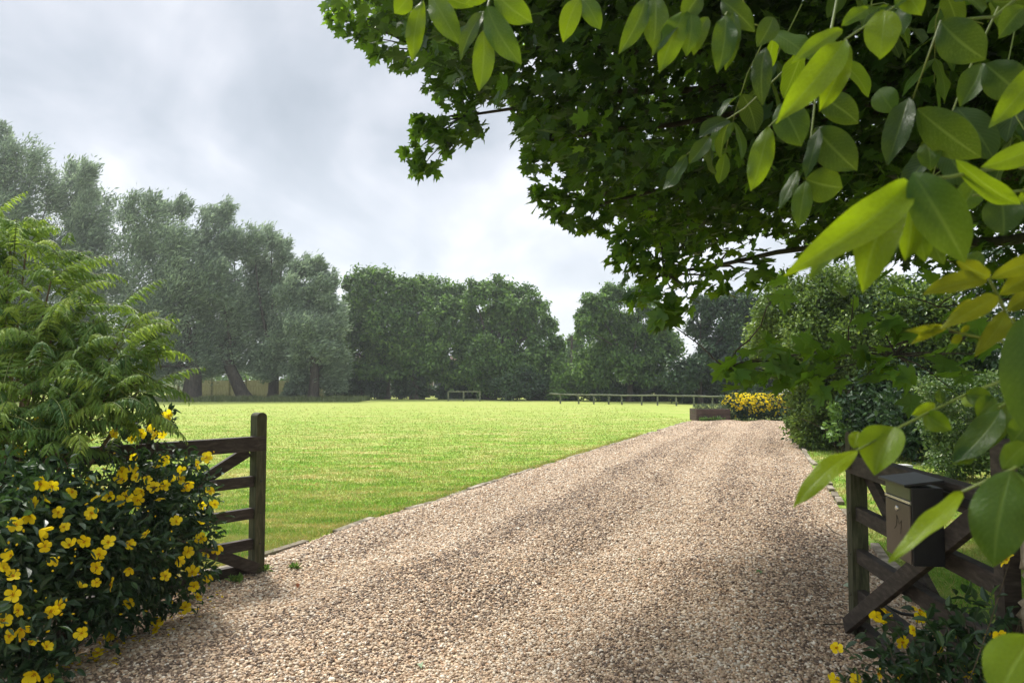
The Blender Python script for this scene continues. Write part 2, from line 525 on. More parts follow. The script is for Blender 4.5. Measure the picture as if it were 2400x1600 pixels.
M['stamen'] = leaf_mat('orange_stamen', GR((0.45, 0.18, 0.003), (0.62, 0.28, 0.004), (0.7, 0.36, 0.005)), (0.7, 0.3, 0.004), 0.2, 0.6, 0.2)
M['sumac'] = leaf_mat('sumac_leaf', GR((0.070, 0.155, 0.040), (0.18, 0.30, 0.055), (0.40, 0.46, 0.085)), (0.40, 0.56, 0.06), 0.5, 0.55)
M['lavender'] = leaf_mat('grey_green_leaf', GR((0.07, 0.10, 0.05), (0.13, 0.17, 0.09), (0.2, 0.25, 0.13)), (0.15, 0.2, 0.08), 0.2, 0.6)
M['deadleaf'] = leaf_mat('fallen_leaf', GR((0.20, 0.06, 0.02), (0.14, 0.24, 0.10), (0.42, 0.50, 0.36)), (0.3, 0.3, 0.1), 0.2, 0.6)
M['longgrass'] = leaf_mat('long_grass', GR((0.075, 0.115, 0.035), (0.15, 0.19, 0.065), (0.30, 0.30, 0.14)), (0.16, 0.22, 0.06), 0.3, 0.6)

# ------------------------------------------------------------------ the setting
LEFT = [ground(*p) for p in ((640, 1305), (857, 1224), (1020, 1178), (1184, 1122), (1378, 1061), (1510, 1020), (1622, 985))]
LY = [-4, 0, 3.0, 4.4] + [q[1] for q in LEFT]
LX = [-7.0, -5.6, -4.2, -3.15] + [q[0] for q in LEFT]
RIGHT = [ground(*p) for p in ((2140, 1400), (2085, 1345), (1980, 1212), (1929, 1133), (1867, 1041), (1840, 988))]
RY = [-4, 0, 2.4, 4.2] + [q[1] for q in RIGHT]
RX = [3.6, 2.6, 2.25, 2.42] + [q[0] for q in RIGHT]
YEND = min(LEFT[-1][1], RIGHT[-1][1])


def xl(y): return np.interp(y, LY, LX)
def xr(y): return np.interp(y, RY, RX)


def gz(x, y):
    """height of the gravel: shallow wheel ruts and heaped edges"""
    t = (x - xl(y)) / np.maximum(xr(y) - xl(y), 0.1)
    w = np.maximum(xr(y) - xl(y), 0.1)
    z = 0.040 + 0.028 * np.cos(2 * PI * t * 2.4 + 0.5 + 0.35 * np.sin(y * 0.6)) * np.exp(-((t - 0.5) / 0.42) ** 4)
    z += 0.006 * np.sin(x * 3.1 + y * 1.7) + 0.004 * np.sin(x * 7.3 - y * 4.1 + 1.0)
    e = np.minimum(t, 1 - t) * w
    return np.where(e < 0.25, 0.012 + (z - 0.012) * np.clip(e / 0.25, 0, 1), z)


mb = MB()
xs = np.concatenate([[-400, -200, -100], np.linspace(-60, 60, 61), [100, 200, 400]])
ys = np.concatenate([[-60, -30], np.linspace(-10, 70, 41), [120, 200, 400]])
X, Yg = np.meshgrid(xs, ys)
V = np.stack([X.ravel(), Yg.ravel(), np.zeros(X.size)], 1)
nx = len(xs)
f = [(j * nx + i, j * nx + i + 1, (j + 1) * nx + i + 1, (j + 1) * nx + i) for j in range(len(ys) - 1) for i in range(nx - 1)]
mb.add(V, f)
tag(mb.build('lawn', M['lawn']), kind='structure')

mb = MB()
yy = np.concatenate([np.linspace(-4, 3, 20), np.linspace(3.05, 12, 140), np.linspace(12.2, YEND, 60)])
tt = np.linspace(0, 1, 90)
Yv, Tv = np.meshgrid(yy, tt, indexing='ij')
Xv = xl(Yv) + (xr(Yv) - xl(Yv)) * Tv
Zv = gz(Xv, Yv)
nt_ = len(tt)
f = [(j * nt_ + i, j * nt_ + i + 1, (j + 1) * nt_ + i + 1, (j + 1) * nt_ + i) for j in range(len(yy) - 1) for i in range(nt_ - 1)]
mb.add(np.stack([Xv.ravel(), Yv.ravel(), Zv.ravel()], 1), f)
tag(mb.build('driveway', M['gravel'], smooth=True), kind='structure')

# kerb stones along the lawn and along the verge
def kerb(name, fx, y0, y1, off, hgt, seed):
    r = random.Random(seed)
    mb = MB()
    y = y0
    while y < y1:
        ln = r.uniform(0.3, 0.75)
        if r.random() < .22:
            y += r.uniform(.2, .6); continue
        ya, yb = y, min(y + ln, y1)
        a = np.array([fx(ya) + off + r.uniform(-.03, .03), ya, hgt + r.uniform(-.016, .010)])
        b = np.array([fx(yb) + off + r.uniform(-.012, .012), yb, hgt + r.uniform(-.016, .010)])
        d = unit(b - a)
        mb.bar(a + d * .004, b - d * .004, (1, 0, 0), 0.04 + r.uniform(-.006, .008), 0.05)
        y = yb
    tag(mb.build(name, M['kerb'], bevel=0.008), kind='structure')


kerb('kerb_along_lawn', xl, 5.75, YEND, -0.03, -0.022, 3)
kerb('kerb_along_verge', xr, 3.3, 24, 0.05, 0.000, 4)

# loose pebbles
ICO = []
ph = (1 + 5 ** .5) / 2
for a_, b_ in ((-1, ph), (1, ph), (-1, -ph), (1, -ph)):
    ICO.append((a_, b_, 0))
for a_, b_ in ((-1, ph), (1, ph), (-1, -ph), (1, -ph)):
    ICO.append((0, a_, b_))
for a_, b_ in ((ph, -1), (ph, 1), (-ph, -1), (-ph, 1)):
    ICO.append((a_, 0, b_))
ICO = unit(np.array(ICO))
ICOF = np.array([(0, 11, 5), (0, 5, 1), (0, 1, 7), (0, 7, 10), (0, 10, 11), (1, 5, 9), (5, 11, 4), (11, 10, 2), (10, 7, 6), (7, 1, 8),
                 (3, 9, 4), (3, 4, 2), (3, 2, 6), (3, 6, 8), (3, 8, 9), (4, 9, 5), (2, 4, 11), (6, 2, 10), (8, 6, 7), (9, 8, 1)])


def pebbles(mb, n, y0, y1, smin, smax):
    y = 1 / rng.uniform(1 / y1, 1 / y0, n)
    x = xl(y) + (xr(y) - xl(y)) * rng.uniform(0.0, 1.0, n)
    u, v, _ = project(np.stack([x, y, np.zeros(n)], 1))
    k = (u > -60) & (u < 2460) & (v < 1660)
    x, y = x[k], y[k]
    n = len(x)
    s = rng.uniform(smin, smax, n) * np.exp(rng.normal(0, .18, n))
    z = gz(x, y) + s * rng.uniform(-0.05, 0.55, n)
    d = rng.normal(size=(n, 3)) * [1, 1, 0.25]
    R = frames(d, rdirs(n) * [.5, .5, .3] + [0, 0, 1])
    sc = np.stack([s * rng.uniform(.7, 1.0, n), s * rng.uniform(1.0, 1.4, n), s * rng.uniform(.45, .8, n)], 1)
    tq = (x - xl(y)) / np.maximum(xr(y) - xl(y), .1)
    rid = .42 + .42 * np.cos(2 * PI * tq * 2.4 + 0.5 + 0.35 * np.sin(y * 0.6)) + .34 * np.cos(2 * PI * tq * 5.3 + 1.9 + 0.5 * np.sin(y * 0.45)) + .28 * np.sin(x * 2.3 + 1.3 * np.sin(y * 1.1)) * np.sin(y * .9 + x * .6)
    tint = rng.uniform(0, 1, n) ** (1.0 + np.clip(rid - .28, 0, 1.2) * 2.3)
    mb.inst(ICO, ICOF, np.stack([x, y, z], 1), R, sc, tint)


mb = MB()
pebbles(mb, 105000, 2.9, 6.0, .0060, .0105)
pebbles(mb, 150000, 6.0, 26.5, .0078, .0125)
tag(mb.build('loose_gravel', M['pebble'], smooth=True), 'loose rounded beige and brown pebbles covering the driveway', 'gravel', kind='stuff')

# ------------------------------------------------------------------ grass
BLADE = np.array([(-.5, 0, 0), (.5, 0, 0), (.22, .62, .10), (-.22, .62, .10), (0, 1, .38)], float)
BLADEF = [np.array([(0, 1, 2, 3)]), np.array([(3, 2, 4)])]


def blades(mb, P, h, w, lean=0.5, straw=None):
    n = len(P)
    d = np.stack([rng.normal(0, lean, n), rng.normal(0, lean, n), np.ones(n)], 1)
    R = frames(d, rdirs(n) * [1, 1, .1])
    sc = np.stack([w, h, h], 1)
    t = np.clip(rng.normal(.45, .14, n), 0, .86)
    if straw is not None:
        t = np.where(rng.uniform(0, 1, n) < straw, rng.uniform(.93, 1, n), t)
    mb.inst(BLADE, BLADEF[0], P, R, sc, t)
    # tips share their own copy of the template's verts
    mb.inst(BLADE[[3, 2, 4]], np.array([(0, 1, 2)]), P, R, sc, t)


def lawn_points(n, y0, y1, side):
    y = (y0 * y1) / (y1 - rng.uniform(0, 1, n) * (y1 - y0))
    if side < 0:
        x = xl(y) - 0.10 - np.abs(rng.uniform(0, 1, n)) * (xl(y) + 0.75 * y + 0.6)
    else:
        x = xr(y) + 0.09 + rng.uniform(0, 1, n) * 4.2
    P = np.stack([x, y, np.zeros(n)], 1)
    u, v, _ = project(P)
    k = (rng.uniform(0, 1, n) < np.clip((46 - y) / 24, 0.0, 1)) & (u > 200 if side < 0 else u > 1500) & (u < 2420) & (v < 1620)
    return P[k]


mb = MB()
P = lawn_points(290000, 5.3, 56, -1)
d = P[:, 1]
ed = xl(P[:, 1]) - P[:, 0]
pn = np.sin(P[:, 0] * 1.9 + 1.1 * np.sin(P[:, 1] * 1.3)) * np.sin(P[:, 1] * 1.4 + .8 * np.sin(P[:, 0] * 2.7)) + .5 * np.sin(P[:, 0] * 5.3 + P[:, 1] * 2.1) * np.sin(P[:, 1] * 4.7 - P[:, 0])
st_ = .05 + .5 * np.clip(pn - .35, 0, 1) + .6 * np.exp(-ed / .2) * (.45 + .55 * np.sin(P[:, 1] * 1.9) ** 2)
st_ = st_ * np.clip(16 / d, .25, 1)
blades(mb, P, rng.uniform(.018, .045, len(P)) * (1 + .01 * d) * (1 - .35 * np.clip(st_, 0, 1)), np.maximum(.0045, .0009 * d) * rng.uniform(.7, 1.3, len(P)), .6, st_)
# longer tufts against the kerb
yk = rng.uniform(5.8, 20, 9000)
Pk = np.stack([xl(yk) - .045 - np.abs(rng.normal(0, .08, 9000)) * (.4 + np.abs(np.sin(yk * 1.7) + np.sin(yk * 4.1 + 1)) * .6), yk, np.zeros(9000)], 1)
blades(mb, Pk, rng.uniform(.03, .075, 9000), np.maximum(.005, .0009 * yk), .7, .30)
tag(mb.build('grass', M['blade']), 'short mown bright green grass of the open paddock left of the driveway', 'grass', kind='stuff')
mb = MB()
P = lawn_points(60000, 4.2, 18, 1)
u_, v_, _ = project(P)
d = P[:, 1]
bare = (np.sin(P[:, 0] * 2.3 + 1) + np.sin(P[:, 1] * 1.9) + rng.normal(0, .7, len(P)) > 1.1) & (P[:, 1] < 6.5)
P, d = P[~bare], d[~bare]
blades(mb, P, rng.uniform(.03, .085, len(P)), np.maximum(.0045, .0009 * d), .6, .12)
tag(mb.build('verge_grass', M['blade']), 'longer grass of the narrow verge between driveway and hedge', 'grass', kind='stuff')

mb = MB()
n = 16000
y = rng.uniform(50.0, 54.5, n)
x = rng.uniform(-30, -10.5, n)
hh = np.where(y < 51.0, .2, .42) * rng.uniform(.4, 1.2, n) * (0.6 + .5 * np.abs(np.sin(x * .7) + .4 * np.sin(x * 2.1)))
blades(mb, np.stack([x, y, np.zeros(n)], 1), hh, rng.uniform(.04, .09, n), .35)
tag(mb.build('long_grass', M['longgrass']), 'unmown long grass along the foot of the willows', 'long grass', kind='stuff')

# ------------------------------------------------------------------ trees in the distance
DIAM = np.array([(0, 0, 0), (.5, .45, .06), (0, 1, 0), (-.5, .45, .06)], float)
DIAMF = np.array([(0, 1, 2, 3)])
OVAL = np.array([(0, 0, 0), (.36, .22, .05), (.5, .5, .07), (.3, .82, .03), (0, 1, -.05), (-.3, .82, .03), (-.5, .5, .07), (-.36, .22, .05)], float)
OVALF = np.array([(0, 1, 2, 3), (0, 3, 4, 5), (0, 5, 6, 7)])


def blob_points(blobs, n, sub=16, subr=.3, shell=(.55, 1.0), r=rng):
    B = np.array(blobs, float)
    area = (B[:, 3] * B[:, 4] + B[:, 3] * B[:, 5] + B[:, 4] * B[:, 5])
    out, tint, outd = [], [], []
    for b, w in zip(B, area / area.sum()):
        m = max(8, int(n * w))
        sd = rdirs(sub, r)
        sc = b[:3] + sd * b[3:6] * r.uniform(*shell, (sub, 1))
        k = r.integers(0, sub, m)
        off = r.normal(size=(m, 3)) * subr * b[3:6] * .62
        P = sc[k] + off
        st = r.normal(0, .13, sub)
        out.append(P)
        tint.append(.46 + st[k] + r.normal(0, .16, m))
        outd.append(unit((P - b[:3]) / b[3:6]))
    return np.concatenate(out), np.clip(np.concatenate(tint), 0, 1), np.concatenate(outd)


def limbs(mb, base, top, r0, ends, n=8, lean=None):
    """tapered trunk from base to top with limbs to the given ends"""
    base, top = np.asarray(base, float), np.asarray(top, float)
    t = np.linspace(0, 1, 7)[:, None]
    bow = np.array([rnd.uniform(-.04, .04), rnd.uniform(-.04, .04), 0]) * np.linalg.norm(top - base)
    pts = base + (top - base) * t + bow * np.sin(t * PI)
    rad = r0 * np.array([1.35, 1.0, .92, .85, .78, .7, .6])
    mb.tube(pts, rad, n)
    for e in ends:
        e = np.asarray(e, float)
        k = rnd.uniform(.55, 1.0)
        s0 = base + (top - base) * k + bow * math.sin(k * PI)
        mid = (s0 + e) / 2 + np.array([0, 0, .12]) * np.linalg.norm(e - s0) + rng.normal(0, .05, 3) * np.linalg.norm(e - s0)
        tt_ = np.linspace(0, 1, 6)[:, None]
        q = (1 - tt_) ** 2 * s0 + 2 * tt_ * (1 - tt_) * mid + tt_ ** 2 * e
        mb.tube(q, min(.17, r0 * .4) * np.linspace(1, .15, 6), max(5, n - 2))


def far_tree(name, label, cat, mat, u0, Y, base_px, blobs_px, n, leaf, droop=0.0, wind=None, r0=.3, trunk_top=None, group=None, depth=.75, sub=18, subr=.3, shape=DIAM, shapef=DIAMF):
    """blobs_px: (u, v, radius u, radius v) read at distance Y"""
    g = ground(base_px[0], base_px[1])
    base = np.array([(base_px[0] - 1200) / F * Y, Y, 0.0])
    root = thing(name, label, cat, base, group)
    blobs = []
    for q in blobs_px:
        u, v, ru, rv = q[:4]
        dy = q[4] if len(q) > 4 else rnd.uniform(-1.2, 1.2)
        c = at(u, v, Y + dy)
        k = (Y + dy) / F
        blobs.append((*c, ru * k, max(ru, rv) * k * depth, rv * k))
    P, t, od = blob_points(blobs, int(n * 1.7), sub * 2, subr * .92, (.35, 1.0))
    m_ = P[:, 2] > .15
    P, t, od = P[m_], t[m_], od[m_]
    nn = len(P)
    if wind is not None:
        d = np.asarray(wind) + rng.normal(0, .5, (nn, 3)) + od * .5
        nrm = rdirs(nn) + [0, -.2, .6]
    else:
        d = rdirs(nn) + od * .6 - np.array([0, 0, droop])
        nrm = rdirs(nn) * .9 + od * .5 + [0, 0, .7]
    R = frames(d, nrm)
    ln = leaf[0] * rng.uniform(.65, 1.3, nn)
    sc = np.stack([ln * leaf[1], ln, ln], 1)
    mb = MB()
    mb.inst(shape, shapef, P - R[:, 1] * ln[:, None] * .4, R, sc, t)
    mb.build('crown', M[mat], root)
    mb = MB()
    top = trunk_top if trunk_top is not None else base + [0, 0, 3.5]
    limbs(mb, base - [0, 0, .1], top, r0, [np.array(b[:3]) + [0, .6, -b[5] * .3] for b in blobs])
    mb.build('trunk', M['bark'], root, smooth=True)
    return root


WG = 'willows along the far side of the paddock'
WIND = (0.75, 0.0, 0.55)
far_tree('willow_tree', 'tallest silvery willow with a pointed top at the left edge of the row', 'tree', 'willow', 40, 52, (30, 936),
         [(-10, 400, 60, 90), (60, 380, 55, 65), (100, 450, 50, 70), (20, 520, 80, 90), (80, 600, 90, 100), (20, 700, 100, 110), (70, 810, 110, 90), (6, 320, 16, 40), (-60, 560, 80, 100)],
         26000, (.34, .27), wind=WIND, r0=.45, group=WG)
far_tree('willow_tree', 'silvery willow with a single rounded peak, second from the left in the row', 'tree', 'willow', 195, 54, (215, 936),
         [(180, 420, 42, 45), (205, 410, 28, 40), (170, 480, 60, 60), (220, 500, 50, 65), (190, 590, 85, 85), (230, 690, 85, 90), (160, 770, 90, 80), (240, 830, 80, 60), (250, 880, 70, 40)],
         24000, (.34, .27), wind=WIND, r0=.4, group=WG)
far_tree('willow_tree', 'silvery willow with a broad flat top and a thick dark trunk at its foot', 'tree', 'willow', 370, 53, (450, 937),
         [(310, 500, 45, 45), (370, 490, 45, 40), (420, 490, 32, 38), (330, 570, 75, 75), (420, 570, 60, 75), (360, 670, 90, 90), (430, 690, 70, 90), (340, 790, 85, 75), (440, 820, 85, 70), (320, 860, 60, 40), (390, 872, 45, 30), (350, 720, 70, 60)],
         26000, (.34, .27), wind=WIND, r0=.7, trunk_top=(-22.9, 53, 3.0), group=WG)
far_tree('willow_tree', 'silvery willow with a narrow peak above a crooked trunk leaning left', 'tree', 'willow', 510, 54, (578, 936),
         [(505, 510, 34, 40), (530, 495, 26, 32), (490, 570, 50, 60), (540, 570, 40, 55), (510, 660, 65, 75), (550, 740, 70, 70), (500, 800, 70, 65), (560, 835, 60, 45), (500, 868, 45, 26), (470, 720, 45, 60)],
         22000, (.34, .27), wind=WIND, r0=.5, trunk_top=(-21.3, 54, 3.6), group=WG)
far_tree('willow_tree', 'silvery willow with wispy top right of the narrow peaked willow', 'tree', 'willow', 620, 55, (640, 936),
         [(590, 570, 36, 42), (630, 560, 36, 34), (660, 590, 28, 36), (600, 640, 50, 60), (650, 670, 55, 60), (620, 750, 60, 70), (670, 790, 60, 60), (640, 850, 65, 40), (620, 870, 40, 25), (590, 720, 40, 60)],
         22000, (.32, .27), wind=WIND, r0=.4, group=WG)
far_tree('willow_tree', 'lowest silvery willow at the right end of the row, foliage sweeping to the ground', 'tree', 'willow', 740, 53, (735, 938),
         [(705, 630, 32, 34), (740, 625, 28, 30), (760, 670, 36, 40), (700, 700, 50, 55), (770, 740, 42, 55), (720, 790, 60, 60), (785, 830, 45, 50), (730, 870, 65, 45), (780, 890, 35, 35)],
         24000, (.32, .27), wind=WIND, r0=.4, group=WG)

AG = 'broadleaf trees at the far end of the paddock'
far_tree('broadleaf_tree', 'dark green round-topped tree beside the last willow', 'tree', 'ash', 870, 58, (900, 934),
         [(850, 670, 45, 40), (885, 655, 40, 32), (910, 680, 42, 42), (850, 740, 55, 60), (910, 760, 60, 65), (860, 820, 60, 55), (920, 840, 55, 45), (850, 870, 45, 25), (900, 872, 60, 22), (945, 720, 30, 40), (938, 672, 24, 26), (800, 800, 30, 60), (830, 700, 24, 30)],
         20000, (.30, .55), droop=.4, r0=.45, group=AG, trunk_top=(-10.2, 58, 3.4))
far_tree('broadleaf_tree', 'dark green tree with a loose ragged top in the middle of the far row', 'tree', 'ash', 1000, 57, (978, 934),
         [(960, 680, 28, 32), (1000, 675, 38, 34), (1035, 690, 34, 34), (970, 740, 50, 55), (1030, 750, 40, 50), (980, 820, 60, 55), (1030, 830, 50, 50), (1000, 875, 60, 28), (1065, 720, 26, 35), (1072, 692, 24, 26), (1060, 880, 35, 30)],
         20000, (.30, .55), droop=.4, r0=.5, group=AG, trunk_top=(-7.4, 57, 3.4))
far_tree('broadleaf_tree', 'big dome-shaped green tree with sky showing through its left side', 'tree', 'ash', 1190, 56, (1150, 936),
         [(1115, 690, 34, 34), (1160, 675, 40, 30), (1210, 690, 42, 34), (1250, 725, 36, 38), (1285, 760, 22, 28), (1150, 750, 45, 45), (1215, 775, 60, 55), (1275, 815, 40, 45), (1150, 840, 55, 55), (1225, 860, 65, 55), (1300, 860, 28, 40), (1110, 880, 45, 40), (1170, 905, 55, 30), (1100, 730, 26, 30), (1095, 840, 32, 40), (1306, 815, 20, 30), (1085, 780, 32, 40), (1120, 800, 40, 45), (1270, 880, 40, 40), (1200, 720, 50, 40)],
         30000, (.29, .55), droop=.4, r0=.4, group=AG)
far_tree('broadleaf_tree', 'airy round green tree standing behind the low rail fence', 'tree', 'ash', 1450, 51, (1474, 943),
         [(1400, 720, 42, 36), (1445, 690, 36, 30), (1500, 700, 46, 34), (1370, 760, 26, 40), (1430, 770, 60, 45), (1510, 780, 50, 60), (1555, 800, 40, 70), (1420, 830, 65, 50), (1500, 860, 65, 45), (1390, 870, 50, 45)],
         26000, (.27, .55), droop=.4, r0=.22, group=AG, trunk_top=(8.1, 51, 3.4))
far_tree('broadleaf_tree', 'very dark tree with thin pale trunk right of the airy round tree', 'tree', 'darkleaf', 1700, 46, (1642, 950),
         [(1650, 720, 40, 32), (1710, 715, 50, 40), (1770, 720, 45, 45), (1640, 770, 30, 32), (1720, 790, 60, 55), (1790, 800, 50, 70), (1650, 850, 55, 45), (1730, 870, 60, 50), (1600, 880, 45, 45), (1800, 880, 50, 45)],
         26000, (.26, .55), droop=.4, r0=.16, group=AG, trunk_top=(12.0, 46, 3.2))
far_tree('broadleaf_tree', 'hazy small tree filling the gap between the dome tree and airy tree', 'tree', 'ash', 1340, 75, (1345, 928),
         [(1350, 810, 24, 28), (1330, 850, 30, 35), (1370, 860, 35, 40)], 7000, (.32, .55), droop=.4, r0=.2, group=AG)

# understorey shrubs along the far edge
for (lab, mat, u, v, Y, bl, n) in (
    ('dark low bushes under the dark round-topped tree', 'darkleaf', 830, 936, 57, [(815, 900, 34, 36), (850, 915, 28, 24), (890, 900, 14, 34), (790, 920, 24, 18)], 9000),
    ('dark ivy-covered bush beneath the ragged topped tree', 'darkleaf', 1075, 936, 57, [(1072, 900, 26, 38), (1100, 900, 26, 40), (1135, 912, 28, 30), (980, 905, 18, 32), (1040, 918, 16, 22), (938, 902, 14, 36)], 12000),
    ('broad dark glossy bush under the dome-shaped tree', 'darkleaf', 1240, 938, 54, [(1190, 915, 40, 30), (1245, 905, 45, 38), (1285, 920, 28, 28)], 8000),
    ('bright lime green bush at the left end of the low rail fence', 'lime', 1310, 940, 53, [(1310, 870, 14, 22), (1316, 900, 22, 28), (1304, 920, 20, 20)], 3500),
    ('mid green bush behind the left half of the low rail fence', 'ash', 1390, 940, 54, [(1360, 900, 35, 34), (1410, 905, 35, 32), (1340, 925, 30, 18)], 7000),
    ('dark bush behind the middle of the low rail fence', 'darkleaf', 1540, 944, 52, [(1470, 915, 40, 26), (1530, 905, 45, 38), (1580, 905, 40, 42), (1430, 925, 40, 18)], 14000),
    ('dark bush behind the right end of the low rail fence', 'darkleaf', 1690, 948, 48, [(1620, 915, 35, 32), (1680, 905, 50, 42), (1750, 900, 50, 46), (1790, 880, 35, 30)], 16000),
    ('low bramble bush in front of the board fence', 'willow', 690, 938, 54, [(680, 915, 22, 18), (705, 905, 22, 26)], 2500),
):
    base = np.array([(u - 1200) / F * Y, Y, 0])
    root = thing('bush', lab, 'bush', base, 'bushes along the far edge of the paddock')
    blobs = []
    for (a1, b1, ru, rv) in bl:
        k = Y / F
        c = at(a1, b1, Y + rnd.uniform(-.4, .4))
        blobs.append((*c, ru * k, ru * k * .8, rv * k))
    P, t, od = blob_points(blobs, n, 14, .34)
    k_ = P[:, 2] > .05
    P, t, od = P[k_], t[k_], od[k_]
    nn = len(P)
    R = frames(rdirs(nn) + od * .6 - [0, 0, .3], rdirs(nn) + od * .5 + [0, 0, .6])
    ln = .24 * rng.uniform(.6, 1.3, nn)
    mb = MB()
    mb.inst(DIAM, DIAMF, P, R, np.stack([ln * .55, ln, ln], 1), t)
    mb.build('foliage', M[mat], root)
    mb = MB()
    for bb in blobs:
        mb.tube([base + [rnd.uniform(-.2, .2), 0, -.05], (base + bb[:3]) / 2 + [0, 0, .1], np.array(bb[:3])], [.07, .05, .02], 6)
    mb.build('stem', M['bark'], root)

HRW = []
for i in range(64):
    x = -62 + i * 2.05
    h = rnd.uniform(1.7, 3.0)
    HRW.append((x, 92 + rnd.uniform(-1, 1), h * .5, 1.7, 1.2, h * .55))
P, t, od = blob_points(HRW, 26000, 10, .36)
k_ = P[:, 2] > .05
P, t, od = P[k_], t[k_], od[k_]
nn = len(P)
root = thing('hedgerow', 'long dark field hedge glimpsed behind the far trees', 'hedge', (0, 92, 0))
mb = MB()
mb.inst(DIAM, DIAMF, P, frames(rdirs(nn) + od * .6, rdirs(nn) + od * .5 + [0, 0, .6]), np.stack([np.full(nn, .3), np.full(nn, .5), np.full(nn, .5)], 1), t)
mb.build('foliage', M['ash'], root)
q = np.array([(1340 - 1200) / F * 68, 68, 0])
root = thing('utility_pole', 'thin dark pole in the gap between the dome tree and the airy tree', 'pole', q)
mb = MB(); mb.tube([q - [0, 0, .2], q + [0, 0, 5.6]], [.13, .10], 8); mb.build('pole', M['bark'], root)
mb = MB(); mb.bar(q + [-.6, -.13, 5.2], q + [.6, -.13, 5.2], (0, 0, 1), .06, .05); mb.build('cross_arm', M['bark'], root)

for u in range(770, 1340, 52):  # added row of dark bushes, a painted-in strip of shade under the trees
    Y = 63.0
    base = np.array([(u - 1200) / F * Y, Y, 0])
    root = thing('bush', 'added dark bush standing in for the shade behind the trunks of the far trees', 'bush', base, 'added dark bushes behind the far trees')
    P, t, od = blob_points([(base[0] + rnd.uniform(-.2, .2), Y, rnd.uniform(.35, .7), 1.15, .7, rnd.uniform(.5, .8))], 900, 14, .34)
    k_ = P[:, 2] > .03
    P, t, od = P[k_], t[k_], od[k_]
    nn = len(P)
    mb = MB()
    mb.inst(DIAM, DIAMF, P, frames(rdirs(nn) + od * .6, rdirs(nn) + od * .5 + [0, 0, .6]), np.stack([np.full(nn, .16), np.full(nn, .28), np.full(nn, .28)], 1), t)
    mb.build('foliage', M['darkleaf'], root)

# ------------------------------------------------------------------ fences, buildings far away
def gp(u, Y): return np.array([(u - 1200) / F * Y, Y, 0.0])


t_ = thing('board_fence', 'faded wooden close-board garden fence behind the willow trunks', 'fence', gp(580, 60))
us = [468, 498, 540, 578, 632, 674, 718, 762]
for i, u in enumerate(us):
    p0 = gp(u, 60)
    mb = MB(); mb.bar(p0, p0 + [0, 0, 1.62], (1, 0, 0), .075, .06); mb.build('post', M['greywood'], t_)
    if i + 1 < len(us):
        q0 = gp(us[i + 1], 60)
        hgt = 1.48 - .04 * (i % 3)
        mb = MB()
        a_, b_ = p0 + [.08, 0, .05], q0 + [-.08, 0, .05]
        nb = int((b_[0] - a_[0]) / .12)
        for k in range(nb):
            xx = a_[0] + (k + .5) * (b_[0] - a_[0]) / nb
            mb.bar((xx, 60 + .012 * (k % 2), .05), (xx, 60 + .012 * (k % 2), hgt), (1, 0, 0), .062, .01)
        for zz_ in (.45, 1.0):
            mb.bar((a_[0], 59.955, zz_), (b_[0], 59.955, zz_), (0, 0, 1), .045, .02)
        mb.build('panel', M['fencewood'], t_)

t_ = thing('rail_fence', 'long low greenish timber rail fence right of centre', 'fence', gp(1480, 45))
pu = [(1313, 46.5), (1356, 46), (1391, 45.5), (1426, 45), (1457, 44.5), (1503, 43.8), (1540, 43.2), (1584, 42.6), (1625, 42), (1668, 41.3), (1720, 40.5)]
tops = []
for (u, Y) in pu:
    p0 = gp(u, Y)
    h = rnd.uniform(.56, .62)
    mb = MB(); mb.tube([p0 - [0, 0, .05], p0 + [rnd.uniform(-.03, .03), 0, h]], [.055, .05], 8); mb.build('post', M['railwood'], t_)
    tops.append(p0 + [0, -.02, h])
tops = [gp(1288, 47) + [0, 0, .62]] + tops
for a_, b_ in zip(tops[:-1], tops[1:]):
    mb = MB(); mb.tube([a_, b_], .05, 8); mb.build('rail', M['railwood'], t_)
t_ = thing('rail_fence', 'short timber rail fence with end post at the foot of the dome tree', 'fence', gp(1090, 52))
pts = [gp(1051, 52), gp(1087, 52), gp(1125, 52)]
for p0 in pts:
    mb = MB(); mb.bar(p0 - [0, 0, .05], p0 + [0, 0, .72], (1, 0, 0), .05, .05); mb.build('post', M['railwood'], t_)
for z in (.68, .12):
    mb = MB(); mb.bar(pts[0] + [0, -.06, z], pts[-1] + [0, -.06, z], (0, 0, 1), .045, .02); mb.build('rail', M['railwood'], t_)

t_ = thing('field_gate', 'pale weathered five bar field gate by the thick willow trunk', 'gate', gp(396, 58))
a_, b_ = gp(380, 58), gp(420, 58)
for q in (a_, b_):
    mb = MB(); mb.bar(q, q + [0, 0, 1.25], (1, 0, 0), .07, .06); mb.build('post', M['greywood'], t_)
for z in (.25, .48, .7, .92, 1.12):
    mb = MB(); mb.bar(a_ + [0, -.03, z], b_ + [0, -.03, z], (0, 0, 1), .05, .02); mb.build('bar', M['white'] if z > .4 else M['greywood'], t_)

# caravan-like white box behind the field gate
t_ = thing('shed', 'pale shed behind the field gate at the far left', 'shed', gp(426, 63))
mb = MB(); mb.box(gp(426, 63) + [0, 0, .85], (.7, .8, .85)); mb.build('wall', M['white'], t_)
mb = MB()
c0 = gp(426, 63)
mb.add([c0 + [-.8, -.9, 1.7], c0 + [.8, -.9, 1.7], c0 + [.8, .9, 1.7], c0 + [-.8, .9, 1.7], c0 + [0, -.9, 2.15], c0 + [0, .9, 2.15]], [(0, 1, 4), (3, 5, 2)])
mb.add([c0 + [-.8, -.9, 1.7], c0 + [.8, -.9, 1.7], c0 + [.8, .9, 1.7], c0 + [-.8, .9, 1.7], c0 + [0, -.9, 2.15], c0 + [0, .9, 2.15]], [(1, 2, 5, 4), (0, 4, 5, 3)])
mb.build('roof', M['tile'], t_)


